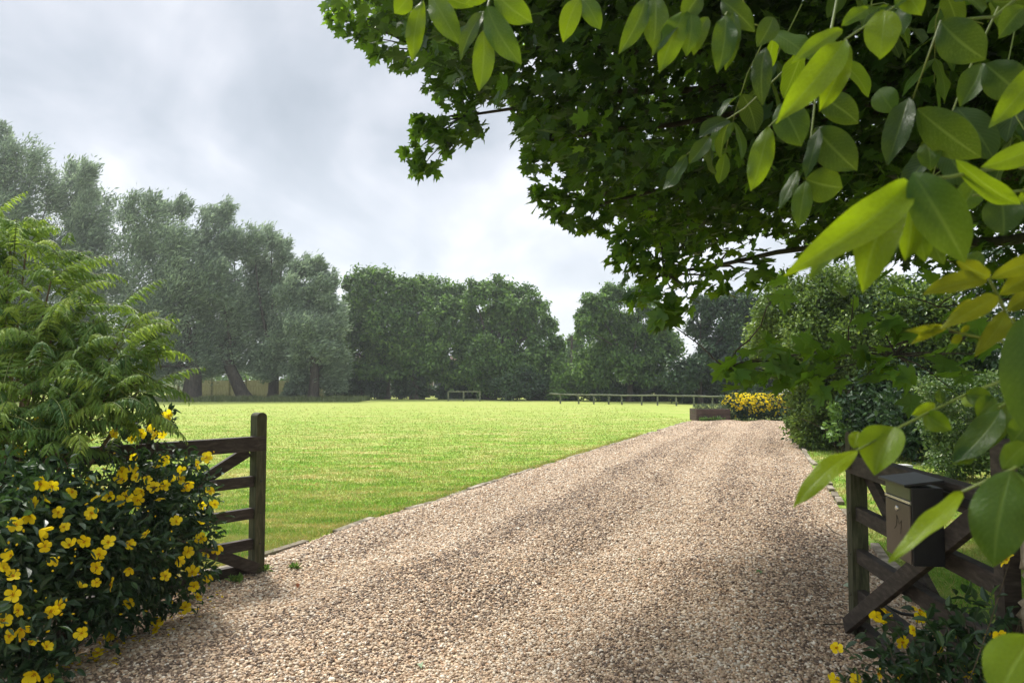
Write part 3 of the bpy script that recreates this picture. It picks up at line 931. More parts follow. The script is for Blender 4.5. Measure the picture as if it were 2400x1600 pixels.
def house(name, label, cat, c, hw, hd, hh, rh, wallm, wins, doors=()):
    c = np.asarray(c, float)
    t_ = thing(name, label, cat, c)
    mb = MB(); mb.box(c + [0, 0, hh / 2], (hw, hd, hh / 2)); mb.build('wall', wallm, t_)
    mb = MB()
    o = .3
    v = [c + [-hw - o, -hd - o, hh + .01], c + [hw + o, -hd - o, hh + .01], c + [hw + o, hd + o, hh + .01], c + [-hw - o, hd + o, hh + .01], c + [-hw - o, 0, hh + rh], c + [hw + o, 0, hh + rh]]
    mb.add(v, [(0, 1, 5, 4), (2, 3, 4, 5), (0, 3, 2, 1)])
    mb.add(v, [(0, 4, 3), (1, 2, 5)])
    mb.build('roof', M['tile'], t_)
    for (dx, z, w, h) in wins:
        q = c + [dx, -hd - .02, z]
        mb = MB(); mb.box(q, (w / 2 + .06, .03, h / 2 + .06)); fr = mb.build('window', M['white'], t_)
        mb = MB(); mb.box(q + [0, -.02, 0], (w / 2, .02, h / 2)); mb.build('pane', M['glass'], fr)
    for (dx, w, h) in doors:
        mb = MB(); mb.box(c + [dx, -hd - .03, h / 2], (w / 2, .035, h / 2)); mb.build('door', M['darkdoor'], t_)
    return t_


house('bungalow', 'pale pinkish house glimpsed between the trunks of the far trees', 'house', gp(960, 74), 5.2, 3, 2.3, 1.6, M['brick'], [(-3.2, 1.35, 1.3, 1.0), (.2, 1.35, 1.3, 1.0), (3.4, 1.35, 1.2, 1.0)], [(1.9, .9, 2.0)])
house('outbuilding', 'white rendered outbuilding glimpsed behind the yellow flowering hedge', 'building', gp(1850, 36) + [2.35, 1.5, 0], 1.9, 1.5, 2.1, .9, M['render'], [], [(-1.2, 1.3, 1.98)])

# raised planter and the flowering hedge at the head of the drive
PY = YEND + .6
c0 = gp(1664, PY)
t_ = thing('raised_planter', 'raised planter of dark brown sleepers at the end of the driveway', 'planter', c0)
for i, z in enumerate((.11, .33)):
    mb = MB(); mb.bar(c0 + [-.62, -.3, z], c0 + [.62, -.3, z], (0, 0, 1), .108, .05); mb.build('sleeper', M['sleeper'], t_, bevel=.008)
    mb = MB(); mb.bar(c0 + [-.62, .6, z], c0 + [.62, .6, z], (0, 0, 1), .108, .05); mb.build('sleeper', M['sleeper'], t_, bevel=.008)
    for sx in (-.57, .57):
        mb = MB(); mb.bar(c0 + [sx, -.245, z], c0 + [sx, .545, z], (0, 0, 1), .108, .05); mb.build('sleeper', M['sleeper'], t_, bevel=.008)
mb = MB(); mb.box(c0 + [0, .15, .2], (.515, .39, .19)); mb.build('soil', M['soil'], t_)


def bushy(name, label, cat, base, blobs, n, mat, leaf, shape=DIAM, shapef=DIAMF, stems=6, sub=14, subr=.34, up=.6, group=None, stem_r=.012, droop=0.2, shell=(.55, 1.0), stemmat='twig'):
    root = thing(name, label, cat, base, group)
    P, t, od = blob_points(blobs, n, sub, subr, shell)
    k_ = P[:, 2] > .02
    P, t, od = P[k_], t[k_], od[k_]
    nn = len(P)
    R = frames(rdirs(nn) + od * .8 - [0, 0, droop], rdirs(nn) * .8 + od * .4 + [0, 0, up])
    ln = leaf[0] * rng.uniform(.6, 1.3, nn)
    mb = MB()
    mb.inst(shape, shapef, P, R, np.stack([ln * leaf[1], ln, ln], 1), t)
    mb.build('foliage', M[mat], root)
    if stems:
        mb = MB()
        for i in range(stems):
            b_ = blobs[i % len(blobs)]
            e = np.array(b_[:3]) + rdirs(1)[0] * np.array(b_[3:6]) * .8
            s0 = np.array(base, float) + [rnd.uniform(-.25, .25) * b_[3], rnd.uniform(-.25, .25) * b_[3], -.02]
            mid = (s0 + e) / 2 + [rnd.uniform(-.1, .1), rnd.uniform(-.1, .1), .12]
            tt_ = np.linspace(0, 1, 7)[:, None]
            q = (1 - tt_) ** 2 * s0 + 2 * tt_ * (1 - tt_) * mid + tt_ ** 2 * e
            mb.tube(q, stem_r * np.linspace(1, .3, 7), 6)
        mb.build('stem', M[stemmat], root)
    return root


bushy('lavender_plant', 'low grey-green plant growing in the sleeper planter', 'plant', c0 + [0, .15, .39],
      [(c0[0] + dx, c0[1] + .1, .46, .28, .3, .12) for dx in (-.35, .05, .4)], 1500, 'lavender', (.09, .22), stems=6, droop=-.6)
bushy('weed_clump', 'low green weeds at the foot of the sleeper planter', 'weeds', c0 + [0, -.5, 0],
      [(c0[0] + dx, c0[1] - .45, .05, .2, .1, .08) for dx in (-.45, -.2, .15)], 500, 'lime', (.08, .4), stems=3, droop=-.3)

# flower template: five petals and a boss of stamens
def flower_mesh(name, size, cup, seed):
    r = random.Random(seed)
    mb = MB()
    for k in range(5):
        a = k * 2 * PI / 5 + r.uniform(-.12, .12)
        ln = size * .5 * r.uniform(.9, 1.08)
        wd = ln * r.uniform(.74, .92)
        rows = [(0.06, .12), (.35, .62), (.62, 1.0), (.85, .88), (1.0, .35)]
        V, uvs = [], []
        tw = r.uniform(-.25, .25)
        for (tau, w) in rows:
            for x in (-1, 0, 1):
                rr = ln * tau
                xx = wd * .5 * w * x
                z = cup * size * (tau ** 1.5) - .10 * size * max(0, tau - .6) * 2 * r.uniform(.4, 1.2) + (.05 * size * abs(x) * w) + tw * xx
                V.append((rr * math.cos(a) - xx * math.sin(a), rr * math.sin(a) + xx * math.cos(a), z))
        f = []
        for i in range(len(rows) - 1):
            for j in range(2):
                q = i * 3 + j
                f.append((q, q + 1, q + 4, q + 3))
        mb.add(V, f, r.uniform(.35, .95), None, 0)
    for k in range(16):
        d = unit([r.gauss(0, .6), r.gauss(0, .6), 1.0])
        e = d * size * r.uniform(.14, .2)
        mb.tube([np.array([0, 0, .01 * size]), e], size * .012, 4, r.random(), 1)
        mb.inst(ICO, ICOF, np.array([e]), np.eye(3)[None], size * .024, r.random(), 1)
    V = np.concatenate(mb.V)
    o = mb.build(name, [M['petal'], M['stamen']], None, smooth=True)
    me = o.data
    bpy.data.objects.remove(o)
    return me


FLOW = [flower_mesh('flower', .068, c_, s_) for c_, s_ in ((.14, 1), (.22, 2), (.08, 3), (.3, 4), (.18, 5), (.62, 6), (.05, 7), (.42, 8))]


def bud_template():
    v = ICO * [.6, .6, 1.0]
    return v, ICOF


def place_flower(root, p, d, scale=1.0, i=0):
    o = bpy.data.objects.new('flower', FLOW[i % len(FLOW)])
    COL.objects.link(o)
    o.parent = root
    q = Vector(d).to_track_quat('Z', 'Y') @ Quaternion((0, 0, 1), rnd.uniform(0, 6.28))
    o.rotation_euler = q.to_euler()
    o.location = Vector(p) - origin(root)
    o.scale = (scale,) * 3
    return o


# yellow flowering hedge far away: its own flowers, many and tiny
HB = [(c0[0] + .98 + i * .48, PY + .35 + .05 * (i % 2), .52, .42, .5, .46) for i in range(7)]
hedge_root = bushy('flowering_hedge', 'yellow flowering clipped hedge across the end of the driveway', 'hedge', (c0[0] + 2.5, PY + .35, 0), HB, 26000, 'hyper', (.07, .5), OVAL, OVALF, stems=12, sub=40)
# the flowers: the hundred on the front as parts
n = 1300
fb = rng.integers(0, 7, n)
dd = unit(rdirs(n) * [1, 1, .8] + [0, -.5, .5])
FP = np.array([np.array(HB[k][:3]) + d_ * np.array(HB[k][3:6]) * 1.08 for k, d_ in zip(fb, dd)])
ok = FP[:, 2] > .1
FP, dd = FP[ok], dd[ok]
order = np.argsort(FP[:, 1])
for j in order[:100]:
    place_flower(hedge_root, FP[j], dd[j] + rng.normal(0, .3, 3) + [0, -.4, .2], 1.35, j)
mb = MB()
R = frames(rdirs(len(FP) - 100), dd[order[100:]])
mb.inst(OVAL * [1, 1, 1] - [0, .5, 0], OVALF, FP[order[100:]], R, .085, rng.uniform(.6, 1.0, len(FP) - 100))
tag(mb.build('flower', M['petal'], hedge_root), kind='stuff')

# ------------------------------------------------------------------ right: big shrub, hedge
SB = []
for (u, v, Y, r) in ((1850, 720, 16.5, .75), (1950, 700, 16, .8), (2040, 720, 15.5, .8), (2130, 740, 15, .8), (1818, 790, 17, .65), (1820, 845, 17, .4), (1900, 790, 16, .9), (2000, 800, 15.5, .9),
                     (2100, 820, 15, .9), (2200, 760, 14.5, .8), (1885, 900, 16.5, .6), (1893, 970, 16.3, .5), (1905, 1010, 16, .4), (1920, 960, 15.8, .45), (1930, 880, 16, .7), (2020, 870, 15.4, .6), (2210, 850, 14.5, .7), (1960, 670, 16.5, .5), (2080, 680, 16, .5), (1915, 1025, 15.8, .35)):
    c = at(u, v, Y)
    SB.append((*c, r, r * .9, r * .85))
b_ = gp(1990, 15.6)
root = bushy('privet_shrub', 'tall rounded light green shrub overhanging the right side of the driveway', 'shrub', b_, SB, 95000, 'privet', (.085, .5), OVAL[:, :] * 1, OVALF, stems=0, sub=40, subr=.27)
mb = MB()
for i in range(26):
    bb = SB[rnd.randrange(len(SB))]
    s0 = b_ + [rnd.gauss(.1, .35), rnd.gauss(0, .3), -.02]
    e = np.array(bb[:3]) + rng.normal(0, .3, 3)
    mid = (s0 + e) / 2 + [rnd.uniform(-.5, .5), rnd.uniform(-.3, .3), rnd.uniform(-.1, .5)]
    tt_ = np.linspace(0, 1, 9)[:, None]
    q = (1 - tt_) ** 2 * s0 + 2 * tt_ * (1 - tt_) * mid + tt_ ** 2 * e + rng.normal(0, .03, (9, 3))
    mb.tube(q, rnd.uniform(.025, .07) * np.linspace(1, .2, 9), 6)
for i in range(70):
    bb = SB[rnd.randrange(len(SB))]
    e = np.array(bb[:3]) + rdirs(1)[0] * np.array(bb[3:6]) * 1.05
    s0 = np.array(bb[:3])
    mb.tube([s0, (s0 + e) / 2 + rng.normal(0, .1, 3), e], [.012, .009, .004], 5)
mb.build('stem', M['twig'], root)
c = at(1975, 1000, 14.4)
bushy('sapling', 'small pale leafy sapling in the shade beneath the tall privet shrub', 'sapling', (c[0], c[1], 0), [(c[0], c[1], .75, .22, .22, .38), (c[0] - .12, c[1], .5, .2, .2, .2)], 260, 'lime', (.10, .6), OVAL, OVALF, stems=5, stem_r=.012)

HBx = []
for i in range(9):
    for z in (.35, .85, 1.25):
        HBx.append((6.75 + i * .42 - z * .04, 11.2 - i * .62 + z * .05, z, .46, .5, .38))
root = bushy('clipped_hedge', 'dense clipped hedge with pale sunlit top right of the verge', 'hedge', (8.2, 8.8, 0), HBx, 70000, 'hedge', (.055, .55), OVAL, OVALF, stems=14, sub=30, subr=.26, stem_r=.02)
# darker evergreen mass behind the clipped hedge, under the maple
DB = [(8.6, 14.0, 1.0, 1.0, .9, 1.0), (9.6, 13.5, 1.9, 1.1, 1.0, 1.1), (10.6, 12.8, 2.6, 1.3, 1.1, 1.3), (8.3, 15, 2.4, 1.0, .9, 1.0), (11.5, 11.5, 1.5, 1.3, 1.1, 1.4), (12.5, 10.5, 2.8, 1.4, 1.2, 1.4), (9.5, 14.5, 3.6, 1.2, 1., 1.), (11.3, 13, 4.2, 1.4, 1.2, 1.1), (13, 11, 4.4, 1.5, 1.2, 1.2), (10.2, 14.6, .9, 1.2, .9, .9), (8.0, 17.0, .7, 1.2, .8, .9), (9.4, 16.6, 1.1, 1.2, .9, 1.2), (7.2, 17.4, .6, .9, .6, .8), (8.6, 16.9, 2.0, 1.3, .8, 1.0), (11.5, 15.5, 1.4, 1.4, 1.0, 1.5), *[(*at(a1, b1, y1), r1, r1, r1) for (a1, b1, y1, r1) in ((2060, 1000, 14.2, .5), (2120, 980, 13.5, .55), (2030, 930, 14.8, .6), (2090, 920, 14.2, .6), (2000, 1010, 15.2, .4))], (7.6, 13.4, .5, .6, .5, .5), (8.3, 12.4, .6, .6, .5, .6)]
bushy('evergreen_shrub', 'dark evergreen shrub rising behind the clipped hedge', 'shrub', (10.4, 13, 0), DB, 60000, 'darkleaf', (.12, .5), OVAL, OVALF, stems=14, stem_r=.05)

# ------------------------------------------------------------------ gates
def stile_horn(mb, p, ax, nr, w, t, z0, z1, tint=.5):
    """upright with a rounded top; ax: along the gate, nr: across"""
    prof = [(-w, z0), (w, z0)]
    for k in range(9):
        a = k * PI / 8
        prof.append((w * math.cos(a), z1 - w * .75 + w * .75 * math.sin(a)))
    prof.append
    n = len(prof)
    V = []
    for s_ in (-t, t):
        for (x, z) in prof:
            V.append(np.array([p[0], p[1], 0]) + ax * x + nr * s_ + np.array([0, 0, z]))
    mb.add(V, [tuple(range(n - 1, -1, -1))])
    mb.add(V, [tuple(range(n, 2 * n))])
    mb.add(V, [(i, (i + 1) % n, n + (i + 1) % n, n + i) for i in range(n)])


RAILS = [(.96, 1.07, .036), (.69, .77, .024), (.45, .53, .024), (.22, .30, .024), (.03, .12, .03)]


def gate(name, label, free, hinge, face, horn, seed):
    """face: +1/-1, the side that carries the diagonal braces"""
    free, hinge = np.asarray(free, float), np.asarray(hinge, float)
    ax = unit(hinge - free)
    ln = np.linalg.norm(hinge - free)
    nr = np.array([-ax[1], ax[0], 0]) * face
    up = np.array([0, 0, 1.0])
    root = thing(name, label, 'gate', free)
    mb = MB(); stile_horn(mb, free, ax, nr, .042, .045, .02, horn); mb.build('shutting_stile', M['algaewood'], root, bevel=.004)
    mb = MB(); stile_horn(mb, hinge, ax, nr, .034, .03, .02, 1.28); mb.build('hanging_stile', M['gatewood'], root, bevel=.004)
    for i, (z0, z1, th) in enumerate(RAILS):
        a_ = free + ax * .0425 + up * (z0 + z1) / 2
        b_ = hinge - ax * .0345 + up * (z0 + z1) / 2
        if i == 0:
            a_ = free - ax * .036 + nr * .012 + up * ((z0 + z1) / 2)
            th = .038
        mb = MB(); mb.bar(a_, b_, up, (z1 - z0) / 2, th); mb.build('top_rail' if i == 0 else 'rail', M['gatewood'], root, bevel=.004)
    # crossing diagonal braces planted on the face
    for k, (s0, z0, s1, z1) in enumerate(((.0, .98 if face > 0 else .98, ln - .06, .07), (.045 if face > 0 else .012, .085, ln - .06, .97))):
        off = nr * (.058 + .020 + (.0 if k else .042))
        if k == 0:
            off = -nr * .047
            s0, z0 = .06, .955
        a_ = free + ax * s0 + up * z0 + off
        b_ = free + ax * s1 + up * z1 + off
        mb = MB(); mb.bar(a_, b_, up, .042, .0165); mb.build('brace', M['gatewood'], root, bevel=.003)
    mb = MB()
    for i, (z0, z1, th) in enumerate(RAILS):
        for s_ in (.0, ln):
            p0 = free + ax * s_ + up * (z0 + z1) / 2
            mb.tube([p0 + nr * .04, p0 + nr * .049], .008, 8)
    mb.build('bolt', M['black'], root)
    for (z, L_) in ((1.015, .42), (.075, .38)):
        p0 = hinge - ax * .05 + up * z + nr * .0585
        mb = MB(); mb.bar(p0 + ax * .09, p0 - ax * L_, up, .018, .003); mb.build('strap_hinge', M['black'], root, bevel=.001)
    return root, ax, nr


# left gate: swung in, seen from its road side
LF = ground(600, 1352); LF[2] = 0
lgdir = unit([-.63, -.78, 0])
left_gate, lax, lnr = gate('wooden_gate', 'dark wooden five bar gate half buried in yellow flowers, with mossy rounded post', LF, LF + lgdir * 1.85, 1, 1.25, 1)
# right gate
RF = ground(2016, 1500); RF[2] = 0
RH = np.array([RF[0] - .168, RF[1] - 1.55, 0])
right_gate, rax, rnr = gate('wooden_gate', 'dark wooden five bar gate carrying the black letter box', RF, RH, -1, 1.2, 2)

# white latch fittings on the right gate
p0 = RF + rax * .02 + [0, 0, 1.02] + rnr * .06
mb = MB(); mb.box(p0 + rax * .02 + rnr * .012, (.008, .028, .035)); mb.build('latch', M['steel'], right_gate, bevel=.003)

# letter box on the right gate
def letter_box():
    w, dep, z0, z1 = .265, .125, .735, 1.055
    c = RF + rax * (RF[1] - 3.02) - rax * (w / 2)
    c = RF + rax * ((RF[1] - 3.03) - w / 2)
    back = c + rnr * .096
    root = thing('letter_box', 'black steel letter box with brownish locked door mounted on the right gate', 'letter box', (back[0], back[1], z0))
    up = np.array([0, 0, 1.0])
    def slab(a0, a1, d0, d1, za, zb, name, mat, bev=.003):
        cc = back + rax * (a0 + a1) / 2 + rnr * (d0 + d1) / 2
        m_ = MB(); m_.bar(cc + up * za, cc + up * zb, rax, abs(a1 - a0) / 2, abs(d1 - d0) / 2); return m_.build(name, mat, root, bevel=bev)
    slab(-w / 2, w / 2, 0, dep, z0, z1, 'body', M['black'])
    slab(-w / 2 + .006, w / 2 - .004, dep + .0005, dep + .006, z0 + .004, z1 - .075, 'door', M['bronze'])
    slab(-w / 2 + .004, w / 2 - .004, dep + .0005, dep + .008, z1 - .070, z1 - .058, 'slot_trim', M['steel'], .001)
    slab(-w / 2 + .006, w / 2 - .004, dep + .0005, dep + .005, z1 - .055, z1 - .004, 'flap', M['olive'])
    # lid: sloping to the front with an overhang
    m_ = MB()
    V = []
    for s_ in (-w / 2 - .012, w / 2 + .006):
        for (d_, z_) in ((-.004, z1 + .022), (dep + .03, z1 + .002), (dep + .03, z1 + .012), (-.004, z1 + .034)):
            V.append(back + rax * s_ + rnr * d_ + up * z_)
    m_.add(V, [(0, 1, 2, 3), (7, 6, 5, 4), (0, 4, 5, 1), (1, 5, 6, 2), (2, 6, 7, 3), (3, 7, 4, 0)])
    m_.build('lid', M['black'], root, bevel=.002)
    m_ = MB()
    q = back + rax * .0 + rnr * (dep + .006) + up * (z1 - .105)
    m_.tube([q, q + rnr * .004, q + rnr * .007], [.013, .012, .009], 14); m_.build('lock', M['steel'], root, smooth=False)
    # small line drawing engraved on the door: a bird-like flourish
    m_ = MB()
    base_ = back + rnr * (dep + .0068) + up * (z0 + .11)
    for pts in (((-.030, .0), (-.042, .060), (-.018, .040), (.006, .075), (.010, .030), (.034, .012)),):
        m_.tube([base_ - rax * x + up * y for (x, y) in pts], .0007, 5)
    m_.build('engraving', M['darkbronze'], root)


letter_box()

# gate opener: ram arm, and the motor bollard behind
c = ground(2285, 1450)
c = np.array([2.72, 4.02, 0])
t_ = thing('bollard', 'short black round bollard behind the right gate', 'bollard', c)
mb = MB(); mb.tube([c - [0, 0, .05], c + [0, 0, .19], c + [0, 0, .20]], [.055, .055, .05], 20); mb.build('body', M['black'], t_, smooth=False)
mb = MB(); mb.tube([c + [0, 0, .2005], c + [0, 0, .222], c + [0, 0, .226]], [.062, .062, .052], 20); mb.build('cap', M['black'], t_, smooth=False)
mb = MB(); mb.box(c + [-.068, -.02, .175], (.010, .03, .03)); mb.build('bracket', M['steel'], t_, bevel=.003)
a_ = RF + rax * .15 + [.055, 0, .265]
b_ = c + [-.082, -.02, .175]
t_ = thing('gate_arm', 'thin black metal arm linking the right gate to the bollard', 'gate arm', a_)
mb = MB(); mb.tube([a_, a_ + [.05, -.03, -.03], a_ + [.10, -.05, -.05], b_], .009, 8); mb.build('rod', M['black'], t_)
mb = MB(); mb.tube([b_ + (a_ - b_) * .03, b_ + (a_ + [.10, -.05, -.05] - b_) * .35], .016, 10); mb.build('sleeve', M['black'], t_)

# white post box behind the gate in the verge
c = ground(2105, 1115)
c = np.array([(2108 - 1200) / F * 7.4, 7.4, 0])
t_ = thing('marker_post', 'short white marker post standing on the verge behind the right gate', 'post', c)
mb = MB(); mb.bar(c - [0, 0, .05], c + [0, 0, .62], (1, 0, 0), .06, .05); mb.build('post', M['white'], t_, bevel=.006)
mb = MB(); mb.bar(c + [0, 0, .6205], c + [0, 0, .655], (1, 0, 0), .075, .065); mb.build('cap', M['white'], t_, bevel=.006)

# stone gate pillar at the right edge
mb = MB()
px0 = 1.778
yp = 2.28
t_ = thing('gate_pillar', 'rough stone gate pillar at the right edge', 'pillar', (2.03, yp + .02, 0))
def block(z0, z1, x0, seed, w=.46, dpt=.34):
    r = np.random.default_rng(seed)
    nx_, ny_, nz_ = 10, 8, 14
    V, f = [], []
    idx = {}
    def vid(i, j, k):
        if (i, j, k) not in idx:
            p_ = np.array([x0 + w * i / nx_, yp + dpt * j / ny_, z0 + (z1 - z0) * k / nz_])
            edge = (i in (0, nx_)) + (j in (0, ny_)) + (k in (0, nz_))
            c_ = np.array([x0 + w / 2, yp + dpt / 2, (z0 + z1) / 2])
            amp = .006
            p_ = p_ + r.normal(0, amp, 3) - (p_ - c_) * (.035 * (edge - 1) if edge > 1 else 0) * [1, 1, .35]
            p_ += .010 * np.sin(np.array([p_[2] * 31 + seed, p_[2] * 23, 0])) * [1, .6, 0]
            idx[(i, j, k)] = len(V); V.append(p_)
        return idx[(i, j, k)]
    for k in range(nz_):
        for i in range(nx_):
            f.append((vid(i, 0, k), vid(i + 1, 0, k), vid(i + 1, 0, k + 1), vid(i, 0, k + 1)))
            f.append((vid(i + 1, ny_, k), vid(i, ny_, k), vid(i, ny_, k + 1), vid(i + 1, ny_, k + 1)))
        for j in range(ny_):
            f.append((vid(0, j + 1, k), vid(0, j, k), vid(0, j, k + 1), vid(0, j + 1, k + 1)))
            f.append((vid(nx_, j, k), vid(nx_, j + 1, k), vid(nx_, j + 1, k + 1), vid(nx_, j, k + 1)))
    for i in range(nx_):
        for j in range(ny_):
            f.append((vid(i, j, nz_), vid(i + 1, j, nz_), vid(i + 1, j + 1, nz_), vid(i, j + 1, nz_)))
            f.append((vid(i, j + 1, 0), vid(i + 1, j + 1, 0), vid(i + 1, j, 0), vid(i, j, 0)))
    m_ = MB(); m_.add(V, f); m_.build('stone_block', M['stone'], t_, smooth=True)
block(-.02, .40, px0 - .012, 1)
block(.404, .76, px0, 2)
block(.764, 1.06, px0 + .012, 3)
# coping stone
block(1.064, 1.14, px0 - .01, 4, .48, .36)

# ------------------------------------------------------------------ hypericum bushes
def hyp_blobs(lst):
    out = []
    for (u, v, Y, r) in lst:
        c = at(u, v, Y)
        out.append((*c, r, r, r))
    return out


def front_hit(u, v, blobs, k=.95):
    d = ray(u, v)
    d = d / np.linalg.norm(d)
    best = None
    for b_ in blobs:
        c, r = np.array(b_[:3]) - CAM, b_[3] * k
        tca = c @ d
        h2 = c @ c - tca * tca
        if h2 < r * r:
            t = tca - math.sqrt(r * r - h2)
            if best is None or t < best:
                best = t
    if best is None:
        ds = [np.linalg.norm(np.cross(np.array(b_[:3]) - CAM, d)) - b_[3] for b_ in blobs]
        b_ = blobs[int(np.argmin(ds))]
        best = (np.array(b_[:3]) - CAM) @ d
    return CAM + d * best


HL = [(340, 1000, 5.0, .12), (385, 985, 5.05, .09), (280, 1008, 4.95, .12), (420, 1150, 4.6, .24), (420, 1270, 4.55, .24), (300, 1180, 4.3, .26), (400, 1360, 4.5, .18), (270, 1290, 4.15, .34), (150, 1220, 4.0, .32),
      (120, 1310, 3.85, .40), (20, 1230, 3.75, .38), (40, 1470, 3.5, .30), (190, 1400, 3.9, .24), (-70, 1380, 3.45, .42), (330, 1400, 4.35, .16), (-60, 1215, 3.9, .33), (440, 1190, 4.7, .18), (360, 1090, 4.75, .13), (440, 1090, 4.9, .11), (300, 1100, 4.7, .1), (280, 1450, 4.2, .10), (90, 1560, 3.5, .14), (470, 1330, 4.75, .1)]
HLB = hyp_blobs(HL)
LANCE = np.array([(0, 0, 0), (.42, .28, .10), (.5, .5, .12), (.3, .78, .05), (0, 1, -.08), (-.3, .78, .05), (-.5, .5, .12), (-.42, .28, .10), (0, .5, 0)], float)
LANCEF = np.array([(0, 1, 8), (1, 2, 8), (2, 3, 8), (3, 4, 8), (4, 5, 8), (5, 6, 8), (6, 7, 8), (7, 0, 8)])
hyp = bushy('flowering_shrub', 'large dark leafed shrub covered in yellow flowers spilling over the left gate', 'shrub', (-2.55, 4.15, 0), HLB, 15000, 'hyper', (.058, .42), LANCE, LANCEF, stems=46, sub=34, subr=.30, stem_r=.007, shell=(.35, 1.0))
FLP = [(215, 520), (275, 535), (165, 625), (230, 610), (75, 742), (205, 765), (340, 748), (365, 845), (445, 822), (570, 830), (522, 888), (678, 840), (770, 788), (680, 965), (505, 1040), (420, 1068), (510, 960), (68, 1105),
       (100, 1185), (265, 1185), (302, 1165), (680, 1150), (20, 1240), (110, 1278), (55, 1318), (428, 1303), (165, 1358), (242, 1380), (517, 1410), (180, 1520), (255, 1540), (578, 1322), (820, 1290), (720, 1415), (825, 1245), (970, 1170),
       (865, 1005), (640, 500), (700, 440), (745, 558), (715, 490), (775, 500), (808, 540), (865, 530), (838, 597), (660, 590), (630, 612), (575, 590), (515, 605), (470, 505), (725, 605), (925, 722), (945, 500), (990, 520), (955, 450),
       (905, 485), (975, 545), (1060, 635), (1125, 630), (1055, 735), (1055, 810), (1140, 850), (1078, 895), (1010, 985), (1018, 1060), (1033, 1120), (1090, 1020), (938, 925), (690, 285), (770, 240), (850, 265), (885, 165), (740, 260),
       (860, 400), (1085, 385), (820, 440), (300, 670), (155, 685), (375, 570), (285, 915), (15, 965), (65, 1010), (590, 1050), (40, 205), (200, 205), (15, 250), (230, 360), (350, 160), (480, 290), (115, 340), (600, 260), (700, 380), (480, 680), (60, 900), (235, 850), (640, 460), (1100, 560), (820, 270), (1040, 420), (985, 880)]
mb_b = MB()
for i, (x, y) in enumerate(FLP):
    u, v = x / 2.24, 900 + y / 2.24
    if y < 380 and x < 640:
        p_ = at(u, v, 4.15 - .1 * rnd.random())
    elif y < 320:
        p_ = at(u, v, 4.78)
    else:
        p_ = front_hit(u, v, HLB, 1.0)
    tocam = unit(CAM - p_)
    d = tocam * .8 + rng.normal(0, .45, 3) + np.array([0, 0, .12])
    place_flower(hyp, p_, d, rnd.uniform(.72, 1.14), i)
n = 80
ub, vb = rng.uniform(0, 510, n), rng.uniform(1050, 1500, n)
bp_ = np.array([front_hit(a1, b1, HLB, 1.02) for a1, b1 in zip(ub, vb)])
mb_b.inst(ICO, ICOF, bp_, frames(rdirs(n), rdirs(n)), np.stack([np.full(n, .005), rng.uniform(.006, .011, n), np.full(n, .005)], 1), rng.uniform(.2, .9, n))
tag(mb_b.build('flower_bud', M['petal'], hyp, smooth=True), kind='stuff')

HR = [(2130, 1520, 2.9, .13), (2220, 1500, 2.75, .15), (2300, 1500, 2.65, .15), (2060, 1560, 2.95, .10), (2190, 1590, 2.7, .18), (2300, 1600, 2.6, .18), (2340, 1450, 2.6, .07), (2260, 1440, 2.75, .07), (2100, 1600, 2.85, .14), (2010, 1600, 2.9, .07)]
HRB = hyp_blobs(HR)
mbs = MB()
hyr = bushy('flowering_shrub', 'small straggly shrub with a few yellow flowers at the foot of the right gate', 'shrub', (1.62, 2.72, 0), HRB, 620, 'hyper', (.055, .42), LANCE, LANCEF, stems=0, sub=12, subr=.34, stem_r=.004, shell=(.2, 1.0))
for i, (x, y) in enumerate([(515, 1190), (480, 1250), (455, 1215), (680, 1190), (685, 1215), (590, 1350), (645, 1290), (790, 1400), (770, 1355), (1055, 1330), (1100, 1310), (870, 1305), (790, 1490), (585, 1520), (475, 1520), (240, 1550), (250, 1385), (345, 1550), (1145, 925), (1010, 1520), (930, 1500), (665, 1440)]):
    u, v = 1850 + x / 2.24, 900 + y / 2.24
    Y = 2.75 + rnd.uniform(-.12, .18) if x < 1080 else 2.2
    p_ = at(u, v, Y)
    d = rng.normal(0, .7, 3) + unit(CAM - p_) * .35 + [0, 0, .3]
    place_flower(hyr, p_, d, rnd.uniform(.6, .85), i + (3 if i % 2 else 0))
    s0 = np.array([1.62 + rnd.uniform(-.15, .25), 2.72, 0.02])
    mid = (s0 + p_) / 2 + [rnd.uniform(-.05, .1), 0, .08]
    tt_ = np.linspace(0, 1, 9)[:, None]
    q = (1 - tt_) ** 2 * s0 + 2 * tt_ * (1 - tt_) * mid + tt_ ** 2 * (p_ - unit(d) * .006)
    mbs.tube(q, .0028 * np.linspace(1, .5, 9), 5)
    k = 9
    tq = rng.uniform(.45, .97, k)[:, None]
    qq = (1 - tq) ** 2 * s0 + 2 * tq * (1 - tq) * mid + tq ** 2 * p_
    mbs.inst(LANCE, LANCEF, qq, frames(rdirs(k) + [0, 0, .2], rdirs(k) * .6 + [0, 0, 1]), np.stack([np.full(k, .02), np.full(k, .05), np.full(k, .05)], 1), rng.uniform(.3, .9, k), 1)
for i in range(34):
    b_ = HRB[i % len(HRB)]
    e = np.array(b_[:3]) + rdirs(1)[0] * np.array(b_[3:6]) * .9
    s0 = np.array([1.62 + rnd.uniform(-.15, .25), 2.72, -.02])
    mid = (s0 + e) / 2 + [rnd.uniform(-.05, .1), 0, .1]
    tt_ = np.linspace(0, 1, 7)[:, None]
    mbs.tube((1 - tt_) ** 2 * s0 + 2 * tt_ * (1 - tt_) * mid + tt_ ** 2 * e, .0035 * np.linspace(1, .4, 7), 5)
mbs.build('stem', [M['twig'], M['hyper']], hyr)

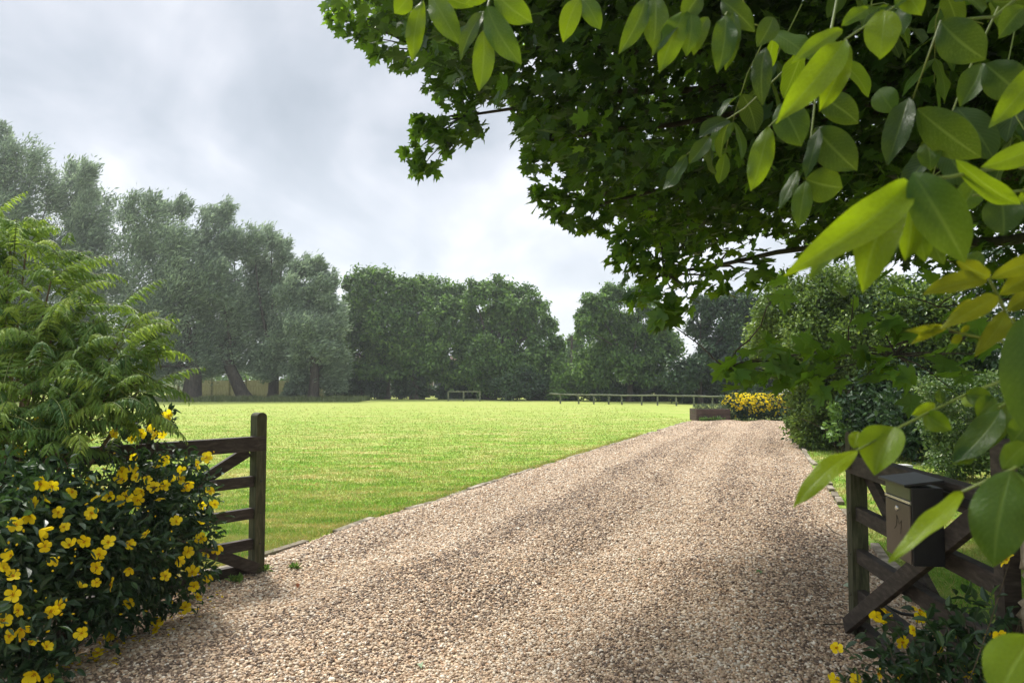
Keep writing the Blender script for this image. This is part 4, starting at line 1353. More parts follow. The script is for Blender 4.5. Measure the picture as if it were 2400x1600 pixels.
# ------------------------------------------------------------------ sumac on the left
SUM = np.array([(0, 0, 0), (.5, .22, -.02), (.34, .6, -.10), (0, 1, -.25), (-.34, .6, -.10), (-.5, .22, -.02), (0, .5, .05)], float)
SUMF = np.array([(0, 1, 6), (1, 2, 6), (2, 3, 6), (3, 4, 6), (4, 5, 6), (5, 0, 6)])
base = np.array([-3.35, 4.75, 0])
sumac = thing('sumac_shrub', 'feathery cut-leaved light green shrub rising behind the left gate', 'shrub', base)
mbl, mbr, mbs = MB(), MB(), MB()


def pinnate(p0, d0, ln, pairs, tint, sag=.9):
    """an arching rachis with drooping leaflets"""
    d0 = unit(d0)
    pts, d = [np.array(p0, float)], d0.copy()
    stp = ln / 12
    for k in range(12):
        d = unit(d + np.array([0, 0, -1]) * sag * .09 * (.3 + k / 9))
        pts.append(pts[-1] + d * stp)
    pts = np.array(pts)
    mbr.tube(pts, np.linspace(.0035, .0012, 13), 4, tint)
    tk = np.linspace(.16, .99, pairs)
    for sgn in (-1, 1):
        i = tk * 12
        i0 = np.clip(i.astype(int), 0, 11)
        P = pts[i0] + (pts[i0 + 1] - pts[i0]) * (i - i0)[:, None]
        tg = unit(pts[i0 + 1] - pts[i0])
        sd = unit(np.cross(tg, [0, 0, 1])) * sgn
        dd_ = sd * .62 + tg * .55 + np.array([0, 0, -.55]) + rng.normal(0, .13, (pairs, 3))
        nr = np.cross(sd, tg) * sgn + rng.normal(0, .25, (pairs, 3))
        L_ = ln * .27 * np.sin(PI * (.18 + .74 * tk)) ** .8 * rng.uniform(.85, 1.12, pairs)
        # each leaflet is itself deeply cut: a lance with side teeth
        R = frames(dd_, nr)
        mbl.inst(SUM, SUMF, P, R, np.stack([L_ * .2, L_, L_], 1), np.clip(tint + rng.normal(0, .1, pairs), 0, 1))
        for q_ in (.25, .42, .58, .74):
            for s2 in (-1, 1):
                Pq = P + R[:, 1] * (L_ * q_)[:, None] - R[:, 2] * (L_ * .2 * q_ * q_)[:, None]
                dq = R[:, 1] * .8 + R[:, 0] * s2 * .75
                lq = L_ * .28 * (1.1 - q_)
                mbl.inst(DIAM, DIAMF, Pq, frames(dq, R[:, 2]), np.stack([lq * .3, lq, lq], 1), np.clip(tint + rng.normal(0, .1, pairs), 0, 1))


ROS = [(30, 900, 4.3, 8), (110, 920, 4.2, 8), (200, 900, 4.3, 8), (70, 820, 4.4, 8), (150, 780, 4.5, 8), (250, 830, 4.4, 8), (20, 980, 4.12, 7), (90, 985, 4.1, 7), (170, 985, 4.12, 6), (-10, 820, 4.4, 8), (300, 800, 4.5, 6), (325, 880, 4.4, 5), (120, 620, 4.65, 7), (60, 700, 4.6, 8), (0, 545, 4.75, 9), (60, 560, 4.7, 8), (-30, 510, 4.8, 8), (30, 515, 4.75, 6), (20, 590, 4.7, 9), (90, 640, 4.6, 9), (-50, 560, 4.8, 8), (170, 690, 4.55, 8), (235, 745, 4.5, 10), (290, 790, 4.45, 9), (305, 850, 4.4, 8), (120, 760, 4.4, 9), (40, 740, 4.5, 9), (-40, 720, 4.6, 8), (180, 850, 4.25, 9),
       (80, 860, 4.2, 9), (0, 870, 4.2, 9), (260, 880, 4.25, 8), (300, 935, 4.3, 7), (150, 940, 4.15, 8), (50, 960, 4.1, 8), (-40, 960, 4.1, 7), (210, 800, 4.5, 8), (10, 660, 4.7, 8), (220, 960, 4.2, 6), (110, 1010, 4.1, 4), (120, 700, 4.6, 8), (300, 720, 4.55, 5), (60, 800, 4.4, 8)]
for (u, v, Y, k) in ROS:
    p0 = at(u, v + 35, Y)
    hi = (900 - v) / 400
    mid = (base + p0) / 2 + [rnd.uniform(-.1, .1), rnd.uniform(-.1, .1), .1]
    tt_ = np.linspace(0, 1, 8)[:, None]
    q = (1 - tt_) ** 2 * (base + [rnd.uniform(-.15, .15), rnd.uniform(-.15, .15), -.02]) + 2 * tt_ * (1 - tt_) * mid + tt_ ** 2 * p0
    mbs.tube(q, np.linspace(.016, .005, 8), 6)
    for j in range(k + 2):
        a = rnd.uniform(0, 2 * PI)
        d = np.array([math.cos(a) + .25, math.sin(a) - .25, rnd.uniform(-.25, 1.5)])
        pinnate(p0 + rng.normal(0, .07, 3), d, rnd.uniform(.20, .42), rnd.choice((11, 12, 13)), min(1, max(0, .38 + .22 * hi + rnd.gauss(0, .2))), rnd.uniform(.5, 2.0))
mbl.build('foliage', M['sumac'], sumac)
mbr.build('leaf_stalk', M['greenstem'], sumac)
mbs.build('stem', M['sumacstem'], sumac, smooth=True)

# ------------------------------------------------------------------ maple overhead
MPH = [(0, 0, 0), (.16, -.05, .01), (.40, .03, .05), (.30, .20, .03), (.45, .27, .05), (.60, .53, .04), (.40, .50, .04), (.21, .52, .02), (.27, .75, 0), (.11, .74, -.01), (0, 1.0, -.10)]
mir = [(-x, y, z) for (x, y, z) in MPH[1:-1]][::-1]
MP = np.array(MPH + mir + [(0, .34, -.03)], float)
nv = len(MP) - 1
MPF = np.array([(i, (i + 1) % nv, nv) for i in range(nv)])
trunk = np.array([6.0, 6.6, 0])
maple = thing('maple_tree', 'large dark maple spreading its canopy over the driveway from the right', 'tree', trunk)
mbt, mbl = MB(), MB()
POLY = [(745, -60), (800, 40), (870, 120), (950, 150), (1040, 160), (1110, 200), (1190, 240), (1240, 330), (1300, 350), (1330, 420), (1420, 470), (1500, 540), (1580, 600), (1660, 590), (1720, 560), (1800, 540), (1900, 590), (2050, 590), (2200, 640), (2500, 720), (4000, 900), (4000, -4000), (0, -4000), (300, -900), (620, -300)]


def maple_leaves(P, size, tint):
    n = len(P)
    out = unit((P - trunk) * [1, 1, 0])
    d = out * .7 + rng.normal(0, .55, (n, 3)) - np.array([0, 0, .45])
    nrm = rng.normal(0, .55, (n, 3)) + [0, 0, 1.0] + out * .25
    R = frames(d, nrm)
    s = size * rng.uniform(.65, 1.15, n)
    mbl.inst(MP, MPF, P, R, s, np.clip(tint + rng.normal(0, .2, n), 0, 1))


def limb(a, b, r0, r1, sag=.25, k=9, wob=.04):
    a, b = np.asarray(a, float), np.asarray(b, float)
    ln = np.linalg.norm(b - a)
    mid = (a + b) / 2 + np.array([0, 0, sag * ln * .5])
    tt_ = np.linspace(0, 1, k)[:, None]
    q = (1 - tt_) ** 2 * a + 2 * tt_ * (1 - tt_) * mid + tt_ ** 2 * b
    q[1:-1] += rng.normal(0, wob * ln * .25, (k - 2, 3))
    mbt.tube(q, np.linspace(r0, r1, k), 7)
    return q


tz = [trunk + [0, 0, -.1], trunk + [.05, 0, 1.2], trunk + [0, .05, 2.4], trunk + [-.1, 0, 3.6], trunk + [-.1, .1, 5.5], trunk + [0, .1, 8.5]]
mbt.tube(tz, [.38, .29, .27, .24, .17, .05], 12)
fork = np.array(tz[3])
# sprays that make the visible edge: (u, v, depth, radius in photograph pixels, leaves)
EDGE = [(790, 15, 6.0, 34, 18), (780, 45, 6.0, 18, 6), (830, 55, 5.9, 38, 20), (870, 90, 5.9, 30, 14), (895, 115, 5.8, 26, 12), (940, 145, 5.8, 22, 9), (1000, 110, 5.7, 45, 22), (960, 40, 5.9, 60, 34), (1050, 70, 5.8, 70, 40), (890, 30, 6.0, 50, 26),
        (1020, 195, 5.6, 28, 12), (1050, 180, 5.6, 34, 15), (1060, 225, 5.6, 38, 18), (1105, 245, 5.6, 40, 20), (1000, 300, 5.5, 32, 16), (990, 285, 5.5, 22, 8), (1035, 305, 5.5, 34, 18), (1085, 315, 5.5, 36, 18), (1120, 290, 5.6, 34, 15), (1045, 340, 5.5, 26, 9), (970, 355, 5.4, 24, 9), (990, 375, 5.4, 28, 12), (985, 400, 5.4, 18, 5), (1020, 390, 5.4, 14, 4), (1140, 200, 5.7, 45, 22), (1160, 140, 5.7, 55, 30),
        (1240, 250, 5.6, 40, 18), (1230, 300, 5.5, 26, 10), (1260, 330, 5.5, 38, 18), (1240, 365, 5.4, 26, 9), (1290, 375, 5.4, 30, 11), (1250, 390, 5.4, 18, 5), (1320, 310, 5.5, 45, 20), (1300, 250, 5.6, 50, 24),
        (1265, 445, 5.3, 18, 5), (1280, 470, 5.3, 30, 12), (1310, 490, 5.2, 32, 13), (1345, 510, 5.2, 34, 14), (1385, 525, 5.2, 28, 10), (1420, 540, 5.2, 14, 4), (1330, 450, 5.3, 34, 14), (1380, 470, 5.2, 42, 20), (1440, 500, 5.2, 34, 14), (1360, 400, 5.3, 40, 16), (1440, 430, 5.4, 55, 28),
        (1465, 560, 4.9, 38, 14), (1450, 600, 4.9, 28, 8), (1500, 570, 4.9, 50, 22), (1480, 630, 4.8, 36, 12), (1520, 640, 4.8, 44, 18), (1500, 690, 4.5, 30, 7), (1545, 690, 4.4, 46, 14), (1580, 725, 4.3, 44, 13), (1560, 745, 4.2, 26, 5), (1610, 690, 4.4, 44, 11), (1570, 620, 4.8, 50, 18), (1650, 630, 4.8, 46, 11), (1700, 660, 4.6, 50, 11), (1760, 640, 4.7, 50, 11), (1610, 560, 5.0, 60, 26), (1540, 520, 5.2, 60, 30), (1720, 580, 4.9, 44, 8), (1810, 620, 4.4, 55, 12), (1840, 690, 3.2, 34, 4),
        (1720, 850, 3.9, 34, 7), (1750, 880, 3.8, 34, 6), (1790, 840, 3.8, 42, 9), (1830, 875, 3.7, 40, 8), (1790, 800, 4.0, 30, 5), (1880, 840, 3.7, 50, 11), (1910, 880, 3.6, 40, 7), (1960, 840, 3.6, 55, 12), (2020, 890, 3.4, 60, 11), (2010, 820, 3.6, 55, 11), (2080, 850, 3.5, 60, 12), (2150, 880, 3.4, 65, 13), (2210, 850, 3.4, 65, 13), (2230, 910, 3.3, 50, 8), (2120, 790, 3.6, 60, 12), (2290, 830, 3.4, 70, 13), (2060, 760, 3.8, 50, 9), (2200, 760, 3.7, 70, 14), (2330, 740, 3.8, 80, 16), (2000, 700, 4.2, 60, 10), (2100, 690, 4.2, 70, 14), (2250, 680, 4.2, 80, 18)]
mains = {}
for (key, u, v, Y, r0) in (('a', 1010, 120, 6.0, .05), ('b', 1100, 270, 5.8, .045), ('c', 1290, 330, 5.7, .045), ('d', 1400, 480, 5.4, .045), ('e', 1560, 640, 5.0, .04), ('g', 1700, 862, 3.95, .014), ('h', 2100, 830, 3.7, .012), ('f', 2200, 720, 4.3, .016), ('k', 1500, 250, 6.5, .06), ('m', 1800, 300, 6.5, .07)):
    e = at(u, v, Y)
    s0 = fork + [0, 0, {'g': -1.6, 'h': -1.5, 'e': -.9, 'f': -1.3, 'd': -.4}.get(key, .3)]
    mains[key] = limb(s0, e, r0 * 1.6, r0 * .22, {'a': .12, 'b': .18, 'g': .06, 'h': .05, 'f': .06}.get(key, .14), 12, .02)
allm_all = np.concatenate(list(mains.values()))
allm_high = np.concatenate([q_ for k_, q_ in mains.items() if k_ not in 'ghf'])
for (u, v, Y, r, n) in EDGE:
    c = at(u, v, Y)
    allm = allm_all if Y < 4.25 else allm_high
    k = int(np.argmin(np.linalg.norm(allm - c, axis=1)))
    limb(allm[k], c, .011 if Y > 4.3 else .005, .002, .1, 6, .05)
    rr = r * Y / F
    n = int(n * (1.8 if Y > 4.3 else (.95 if u < 1950 else .36)))
    dirs = rdirs(n)
    P = c + dirs * rr * (rng.uniform(0, 1, (n, 1)) ** .45) * [1, 1.6, 1]
    maple_leaves(P, .102 if Y > 4.3 else .135, .8 if Y < 4.3 else .68)  # lighter tint puts a backlit glow into the edge leaves
# inner canopy: one thick crown around the trunk, pruned where the photograph shows open sky
n = 215000
C = trunk + np.array([-2.0, -1.2, 5.0])
P = C + rdirs(n) * (rng.uniform(0, 1, (n, 1)) ** (1 / 2.6)) * [6.2, 3.8, 3.9]
# clump the leaves in sprays
cc = C + rdirs(1100) * (rng.uniform(0, 1, (1100, 1)) ** (1 / 2.6)) * [6.0, 3.7, 3.7]
kk = rng.integers(0, 1100, n)
P = cc[kk] + rng.normal(0, 1, (n, 3)) * [.26, .26, .15]
u, v, zc = project(P)
vis = (u > -100) & (u < 2500) & (v > -80) & (v < 1700) & (zc > 0)
ok = ~vis | (in_poly(u + rng.normal(0, 9, n), v + rng.normal(0, 9, n), POLY) & (zc > 3.6))
lowcut = P[:, 2] > 2.0 + .12 * np.abs(P[:, 0] - trunk[0])
near = (np.linalg.norm(P[:, :2], axis=1) > 2.2)
ok &= lowcut & near
P, kk = P[ok], kk[ok]
visk = vis[ok]
# keep every leaf in view and unseen leaves at a density shaped to shade the drive
keep = visk & (rng.uniform(0, 1, len(P)) < .68) | (~visk & (rng.uniform(0, 1, len(P)) < np.where(P[:, 1] < 4.2, np.where(P[:, 0] < -.3, .05, .20), np.where((P[:, 0] < 3.2) & (P[:, 0] > -1.4) & (P[:, 1] < 8.0), np.where(P[:, 0] > -.4, .85, .22), .05))))
st = rng.normal(0, .12, 1100)
maple_leaves(P[keep & visk], .100, .20 + st[kk[keep & visk]])  # inner leaves tinted darker, painting in the canopy's own shade
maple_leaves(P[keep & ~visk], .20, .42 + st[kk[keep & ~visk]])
for i in range(170):
    c = cc[rnd.randrange(1100)]
    uu, vv, z_ = project(c[None])
    if c[2] < 2.4 or (0 < uu[0] < 2400 and 0 < vv[0] < 1600 and not in_poly(uu, vv, POLY)[0]):
        continue
    if c[2] < 3.0:
        continue
    allm = allm_high
    k = int(np.argmin(np.linalg.norm(allm - c, axis=1)))
    if np.linalg.norm(allm[k] - c) > 1.2 or abs(allm[k][2] - c[2]) > .75 * np.linalg.norm((allm[k] - c)[:2]) + .1:
        continue
    limb(allm[k], c, .014, .004, .1, 6, .05)
mbt.build('trunk', M['bark'], maple, smooth=True)
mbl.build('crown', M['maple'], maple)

# ------------------------------------------------------------------ walnut leaves close to the camera
wal_base = np.array([1.75, .35, 0])
walnut = thing('walnut_tree', 'young walnut with big glossy oval leaves hanging close in the foreground', 'tree', wal_base)
NA, NX = 13, 7
TAU = np.linspace(0, 1, NA)
XX = np.linspace(-1, 1, NX)
PROF = np.sin(PI * np.clip(TAU, 0, 1) ** 1.0) ** .64
PROF = np.where(TAU > .82, PROF * (1 - .35 * ((TAU - .82) / .18) ** 1.0), PROF)
PROF[0] = .05; PROF[-1] = .015
LFACE = np.array([(i * NX + j, i * NX + j + 1, (i + 1) * NX + j + 1, (i + 1) * NX + j) for i in range(NA - 1) for j in range(NX - 1)])


def leaflet(mb, b_, t_, w, roll=0.0, bend=.08, fold=.25, tint=.5, mat=0, twist=0.0, face=None):
    b_, t_ = np.asarray(b_, float), np.asarray(t_, float)
    a = t_ - b_
    ln = np.linalg.norm(a)
    an = a / ln
    ref = unit(CAM - (b_ + t_) / 2) if face is None else unit(face)
    n0 = unit(ref - an * (ref @ an))
    s0 = np.cross(an, n0)
    V, U = [], []
    ph1 = rnd.uniform(0, 6)
    wav = rnd.uniform(.010, .040)
    curl = rnd.uniform(-.5, .9)
    w *= rnd.uniform(.92, 1.08)
    side_c = rnd.uniform(-.05, .05)
    for i, tau in enumerate(TAU):
        ang = roll + twist * (tau - .5)
        n = n0 * math.cos(ang) + s0 * math.sin(ang)
        s = s0 * math.cos(ang) - n0 * math.sin(ang)
        ctr = b_ + a * tau + n0 * (bend * ln * 4 * tau * (1 - tau)) + s0 * side_c * ln * 4 * tau * (1 - tau)
        for x in XX:
            hw = w / 2 * PROF[i]
            V.append(ctr + s * hw * x * math.cos(fold * abs(x)) + n * (hw * abs(x) * math.sin(fold) - curl * hw * x * x * .35 - abs(curl) * .16 * ln * max(0, tau - .7) ** 1.3 + wav * ln * math.sin(tau * 13 + ph1 + (2 if x > 0 else 0)) * abs(x) ** 2))
            U.append((tau, x))
    mb.add(V, LFACE, tint, U, mat)


def px_leaf(mb, bu, bv, tu, tv, wpx, Yb, Yt, roll=0., bend=.08, fold=.25, tint=.5, twist=0.):
    b_, t_ = at(bu, bv, Yb), at(tu, tv, Yt)
    w = wpx * (Yb + Yt) / 2 / F / max(.35, abs(math.cos(roll)))
    leaflet(mb, b_, t_, w, roll, bend, fold, tint, 0, twist)


def stalk(mb, pts, r0, r1):
    pts = [np.asarray(p_, float) for p_ in pts]
    mb.tube(np.array(pts), np.linspace(r0, r1, len(pts)), 7)


def wgroup(leaves, stems, mat='walnut'):
    """one compound leaf: its stalk is the part, each leaflet a sub-part"""
    ms = MB()
    for (pts, r0, r1) in stems:
        stalk(ms, [at(*q) for q in pts], r0, r1)
    o = ms.build('compound_leaf', M['greenstem'], walnut, smooth=True)
    for l in leaves:
        mb = MB()
        px_leaf(mb, *l[:7], **(l[7] if len(l) > 7 else {}))
        mb.build('leaflet', M[mat], o, smooth=True)


K = 1.0204
# A: the big bright leaf right of centre
wgroup([
    (2132, 428, 1840, 642, 98, .72, .68, dict(tint=.85, bend=.17, fold=.2, roll=.15)),
    (2050, 470, 1895, 655, 62, .74, .72, dict(tint=.6, bend=.10, roll=.35)),
    (2115, 435, 2022, 686, 92, .73, .70, dict(tint=.8, bend=.06, fold=.22, roll=-.1)),
    (2100, 480, 2042, 652, 78, .77, .76, dict(tint=.25, bend=.05, roll=.2)),
    (2136, 450, 2122, 610, 70, .74, .73, dict(tint=.7, bend=.04, roll=-.2)),
    (2150, 470, 2170, 615, 64, .76, .75, dict(tint=.55, roll=.1)),
    (2170, 500, 2212, 620, 62, .77, .76, dict(tint=.25, roll=.2)),
    (2140, 405, 2262, 615, 118, .70, .68, dict(tint=.35, bend=.10, fold=.42, roll=-.1)),
    (2300, 590, 2252, 640, 40, .8, .79, dict(tint=.3)),
], [([(2440, 380, .95), (2300, 400, .82), (2225, 415, .76), (2142, 420, .725)], .0022, .0016), ([(2142, 420, .725), (2100, 440, .72), (2050, 470, .73)], .0014, .0008)])
wgroup([
    (2240, 375, 2392, 482, 48, .78, .80, dict(tint=.6, bend=.12, fold=.3, roll=.5)),
    (2430, 340, 2300, 392, 56, .82, .80, dict(tint=.75, bend=.10)),
    (2345, 455, 2352, 552, 84, .85, .84, dict(tint=.15, fold=.1, bend=.03)),
    (2290, 420, 2240, 500, 60, .9, .89, dict(tint=.5)),
    (2330, 425, 2290, 470, 34, .9, .9, dict(tint=.6)),
    (2440, 440, 2385, 480, 46, .9, .9, dict(tint=.7)),
], [([(2460, 440, .95), (2350, 452, .86), (2280, 458, .85)], .002, .0012), ([(2460, 400, .95), (2400, 395, .84), (2340, 380, .82)], .002, .0012)])
# C: young twig with narrow yellowish leaves
wgroup([
    (2310, 655, 2162, 690, 46, .72, .70, dict(tint=.6, bend=.10, roll=.5)),
    (2320, 650, 2245, 612, 46, .72, .71, dict(tint=.5, roll=.3)),
    (2322, 652, 2460, 612, 52, .72, .74, dict(tint=.7, bend=.08)),
    (2338, 692, 2206, 768, 44, .73, .70, dict(tint=.75, bend=.14, roll=.3)),
    (2342, 690, 2440, 635, 50, .73, .75, dict(tint=.6, bend=.08)),
    (2356, 728, 2285, 832, 46, .74, .72, dict(tint=.55, bend=.12)),
    (2358, 728, 2450, 680, 50, .74, .76, dict(tint=.35, bend=.05)),
    (2375, 745, 2300, 800, 48, .75, .73, dict(tint=.6, bend=.05)),
], [([(2317, 652, .72), (2340, 695, .73), (2360, 740, .74), (2400, 800, .76), (2450, 860, .8)], .0014, .0022)], 'walnutyoung')
wgroup([
    (2205, 765, 2126, 775, 26, .74, .72, dict(tint=.6, bend=.12)),
    (2218, 768, 2136, 806, 24, .74, .72, dict(tint=.8, bend=.10)),
    (2252, 780, 2272, 762, 14, .74, .74, dict(tint=.7)),
    (2252, 784, 2230, 804, 20, .74, .74, dict(tint=.6)),
    (2215, 766, 2280, 700, 22, .74, .76, dict(tint=.7, roll=.5)),
], [([(2215, 767, .74), (2255, 782, .75), (2330, 798, .76), (2410, 812, .79)], .0008, .0016)], 'walnutyoung')
# D: large dark leaf at the right edge
wgroup([(2400, 742, 2402, 1012, 128, .62, .60, dict(tint=.35, fold=.15, bend=.05)), (2440, 760, 2450, 960, 110, .64, .62, dict(tint=.4))], [([(2480, 720, .7), (2420, 738, .64), (2400, 745, .62)], .0018, .0014)])
# E: outstretched twig over the gate
wgroup([
    (2096, 1000, 2050, 1113, 112, .80, .78, dict(tint=.7, fold=.5, bend=.06, roll=.25)),
    (2010, 1056, 1860, 1186, 46, .78, .74, dict(tint=.85, bend=.10, roll=.4)),
    (2000, 1050, 2012, 1010, 36, .8, .81, dict(tint=.8)),
    (2168, 968, 2230, 1008, 58, .84, .82, dict(tint=.55, fold=.45, bend=.1)),
    (2190, 945, 2136, 972, 28, .85, .84, dict(tint=.9)),
    (2205, 945, 2203, 912, 22, .86, .86, dict(tint=.2)),
    (2262, 925, 2330, 935, 52, .88, .86, dict(tint=.3, fold=.4)),
    (2260, 925, 2290, 950, 40, .9, .88, dict(tint=.8)),
], [([(2440, 860, .98), (2340, 895, .92), (2262, 925, .88), (2185, 962, .84), (2110, 1000, .81), (2006, 1056, .78)], .0020, .0011)])
# F: lower right
wgroup([
    (2372, 1100, 2330, 1325, 128, .66, .64, dict(tint=.35, fold=.22, bend=.07)),
    (2255, 1152, 2082, 1316, 44, .68, .64, dict(tint=.85, bend=.13, roll=.6)),
    (2380, 1105, 2374, 1258, 80, .7, .69, dict(tint=.5)),
    (2410, 1040, 2350, 1098, 60, .68, .67, dict(tint=.6)),
    (2280, 1060, 2235, 1085, 40, .8, .8, dict(tint=.4, roll=.4)),
], [([(2470, 1060, .72), (2410, 1075, .69), (2372, 1100, .66), (2255, 1152, .68)], .0018, .0012)])
wgroup([
    (2345, 960, 2232, 1088, 62, .82, .8, dict(tint=.2, roll=.4)),
    (2360, 940, 2320, 1050, 60, .84, .82, dict(tint=.35)),
    (2425, 980, 2370, 1040, 60, .8, .8, dict(tint=.45)),
    (2330, 930, 2290, 975, 44, .86, .86, dict(tint=.4)),
], [([(2460, 900, .9), (2380, 930, .85), (2340, 955, .83)], .002, .0013)])
wgroup([(2425, 1490, 2336, 1640, 120, .62, .60, dict(tint=.7, bend=.06))], [([(2500, 1440, .68), (2425, 1490, .62)], .002, .0015)])
# G: upper right pair
wgroup([
    (1979, 96, 1818, 290, 80, .92, .88, dict(tint=.85, bend=.13, fold=.2, roll=.2)),
    (1981, 100, 1920, 262, 62, .92, .90, dict(tint=.85, bend=.04, fold=.22)),
    (1975, 70, 1855, 148, 40, .93, .92, dict(tint=.7, bend=.12, roll=.4)),
    (2072, 24, 2062, 139, 78, .92, .90, dict(tint=.9, fold=.2)),
    (2035, 20, 1972, 60, 34, .98, .97, dict(tint=.5, roll=.4)),
    (2110, -40, 2160, 36, 60, .92, .9, dict(tint=.85, fold=.2)),
    (2130, -50, 2100, 20, 40, .92, .9, dict(tint=.4, fold=.2)),
], [([(2300, -150, 1.0), (2180, -50, .94), (2105, 11, .93), (1979, 94, .92)], .002, .0011)])
# T: leaves hanging along the top
wgroup([
    (991, 2, 968, 143, 48, 1.35, 1.33, dict(tint=.62, fold=.18, bend=.03)),
    (1010, -10, 1077, 106, 58, 1.34, 1.31, dict(tint=.55, fold=.18)),
    (960, -10, 925, 32, 46, 1.38, 1.36, dict(tint=.6)),
    (1005, -30, 1110, 16, 40, 1.36, 1.35, dict(tint=.5)),
], [([(1290, -340, 1.75), (1120, -130, 1.5), (1040, -50, 1.38), (995, -2, 1.35)], .004, .0012)])
wgroup([
    (1142, 15, 1222, 153, 62, 1.22, 1.19, dict(tint=.5, fold=.18, bend=.05)),
    (1133, 71, 1123, 215, 52, 1.22, 1.20, dict(tint=.6, fold=.2, bend=.03)),
    (1136, 25, 1078, 142, 40, 1.24, 1.22, dict(tint=.2, fold=.4, roll=.5)),
    (1160, -20, 1247, 54, 72, 1.22, 1.2, dict(tint=.55)),
    (1150, -30, 1090, 10, 50, 1.24, 1.23, dict(tint=.5)),
], [([(1290, -340, 1.75), (1210, -130, 1.4), (1150, -10, 1.25), (1138, 40, 1.22), (1133, 72, 1.22)], .004, .0010)])
wgroup([
    (1358, -4, 1320, 100, 46, 1.3, 1.28, dict(tint=.75, fold=.15)),
    (1362, -6, 1406, 69, 48, 1.3, 1.28, dict(tint=.5)),
    (1350, -60, 1420, -10, 50, 1.3, 1.3, dict(tint=.5)),
], [([(1420, -330, 1.7), (1385, -120, 1.4), (1360, -4, 1.3)], .003, .001)])
wgroup([
    (1512, -4, 1450, 128, 50, 1.15, 1.12, dict(tint=.35)),
    (1535, -8, 1530, 118, 62, 1.15, 1.13, dict(tint=.35)),
    (1594, 48, 1527, 136, 34, 1.1, 1.07, dict(tint=.2, fold=.4, roll=.4)),
    (1607, 25, 1546, 170, 60, 1.1, 1.07, dict(tint=.6, fold=.2)),
    (1618, 25, 1608, 130, 48, 1.1, 1.08, dict(tint=.45)),
    (1640, -10, 1600, 50, 58, 1.1, 1.1, dict(tint=.2)),
    (1660, 40, 1625, 130, 40, 1.12, 1.1, dict(tint=.4)),
], [([(1760, -330, 1.6), (1690, -110, 1.25), (1615, 0, 1.12), (1600, 40, 1.1)], .003, .001)])
wgroup([
    (1700, 36, 1682, 172, 62, 1.1, 1.08, dict(tint=.35, fold=.15)),
    (1690, 0, 1770, 75, 56, 1.12, 1.1, dict(tint=.15)),
    (1720, 30, 1700, 168, 40, 1.1, 1.09, dict(tint=.3)),
    (1795, 112, 1788, 245, 52, 1.15, 1.13, dict(tint=.1, fold=.35)),
    (1812, 40, 1775, 110, 56, 1.2, 1.18, dict(tint=.2)),
], [([(1900, -330, 1.6), (1820, -110, 1.3), (1720, 0, 1.15), (1700, 36, 1.1)], .003, .001)])
wgroup([
    (1801, 298, 1760, 447, 58, 1.05, 1.03, dict(tint=.65, fold=.12)),
    (1826, 245, 1878, 342, 84, 1.1, 1.08, dict(tint=.3, fold=.12)),
    (1912, 300, 2008, 400, 84, 1.1, 1.08, dict(tint=.15, fold=.12)),
    (1920, 300, 1887, 420, 36, 1.08, 1.07, dict(tint=.1, fold=.4, roll=.5)),
    (1890, 420, 1975, 440, 84, 1.12, 1.1, dict(tint=.25)),
    (1888, 425, 1872, 535, 46, 1.1, 1.08, dict(tint=.4)),
    (1870, 400, 1825, 490, 30, 1.12, 1.1, dict(tint=.2, roll=.5)),
    (1915, 225, 2012, 290, 66, 1.12, 1.1, dict(tint=.15)),
], [([(2000, -200, 1.5), (1950, 60, 1.2), (1910, 240, 1.12), (1890, 420, 1.1)], .003, .001), ([(1910, 240, 1.12), (1830, 270, 1.07), (1801, 298, 1.05)], .001, .0008)])
wgroup([
    (2205, 50, 2310, 140, 100, .95, .93, dict(tint=.15, fold=.12)),
    (2310, 150, 2400, 230, 90, .98, .96, dict(tint=.15, fold=.2)),
    (2440, 150, 2320, 298, 62, .82, .80, dict(tint=.8, fold=.2)),
    (2130, 230, 2080, 390, 60, 1.1, 1.08, dict(tint=.1, fold=.3, roll=.3)),
    (2150, 255, 2300, 370, 100, 1.1, 1.08, dict(tint=.2, fold=.15)),
    (2300, 150, 2250, 250, 60, 1.1, 1.08, dict(tint=.3, roll=.3)),
    (2060, 210, 2098, 265, 60, 1.12, 1.1, dict(tint=.4)),
    (2170, 330, 2180, 400, 50, 1.12, 1.1, dict(tint=.35)),
    (2400, 20, 2340, 90, 60, 1.0, .98, dict(tint=.3)),
], [([(2500, -100, 1.3), (2330, 40, 1.05), (2205, 50, .97), (2140, 230, 1.1)], .003, .001)])
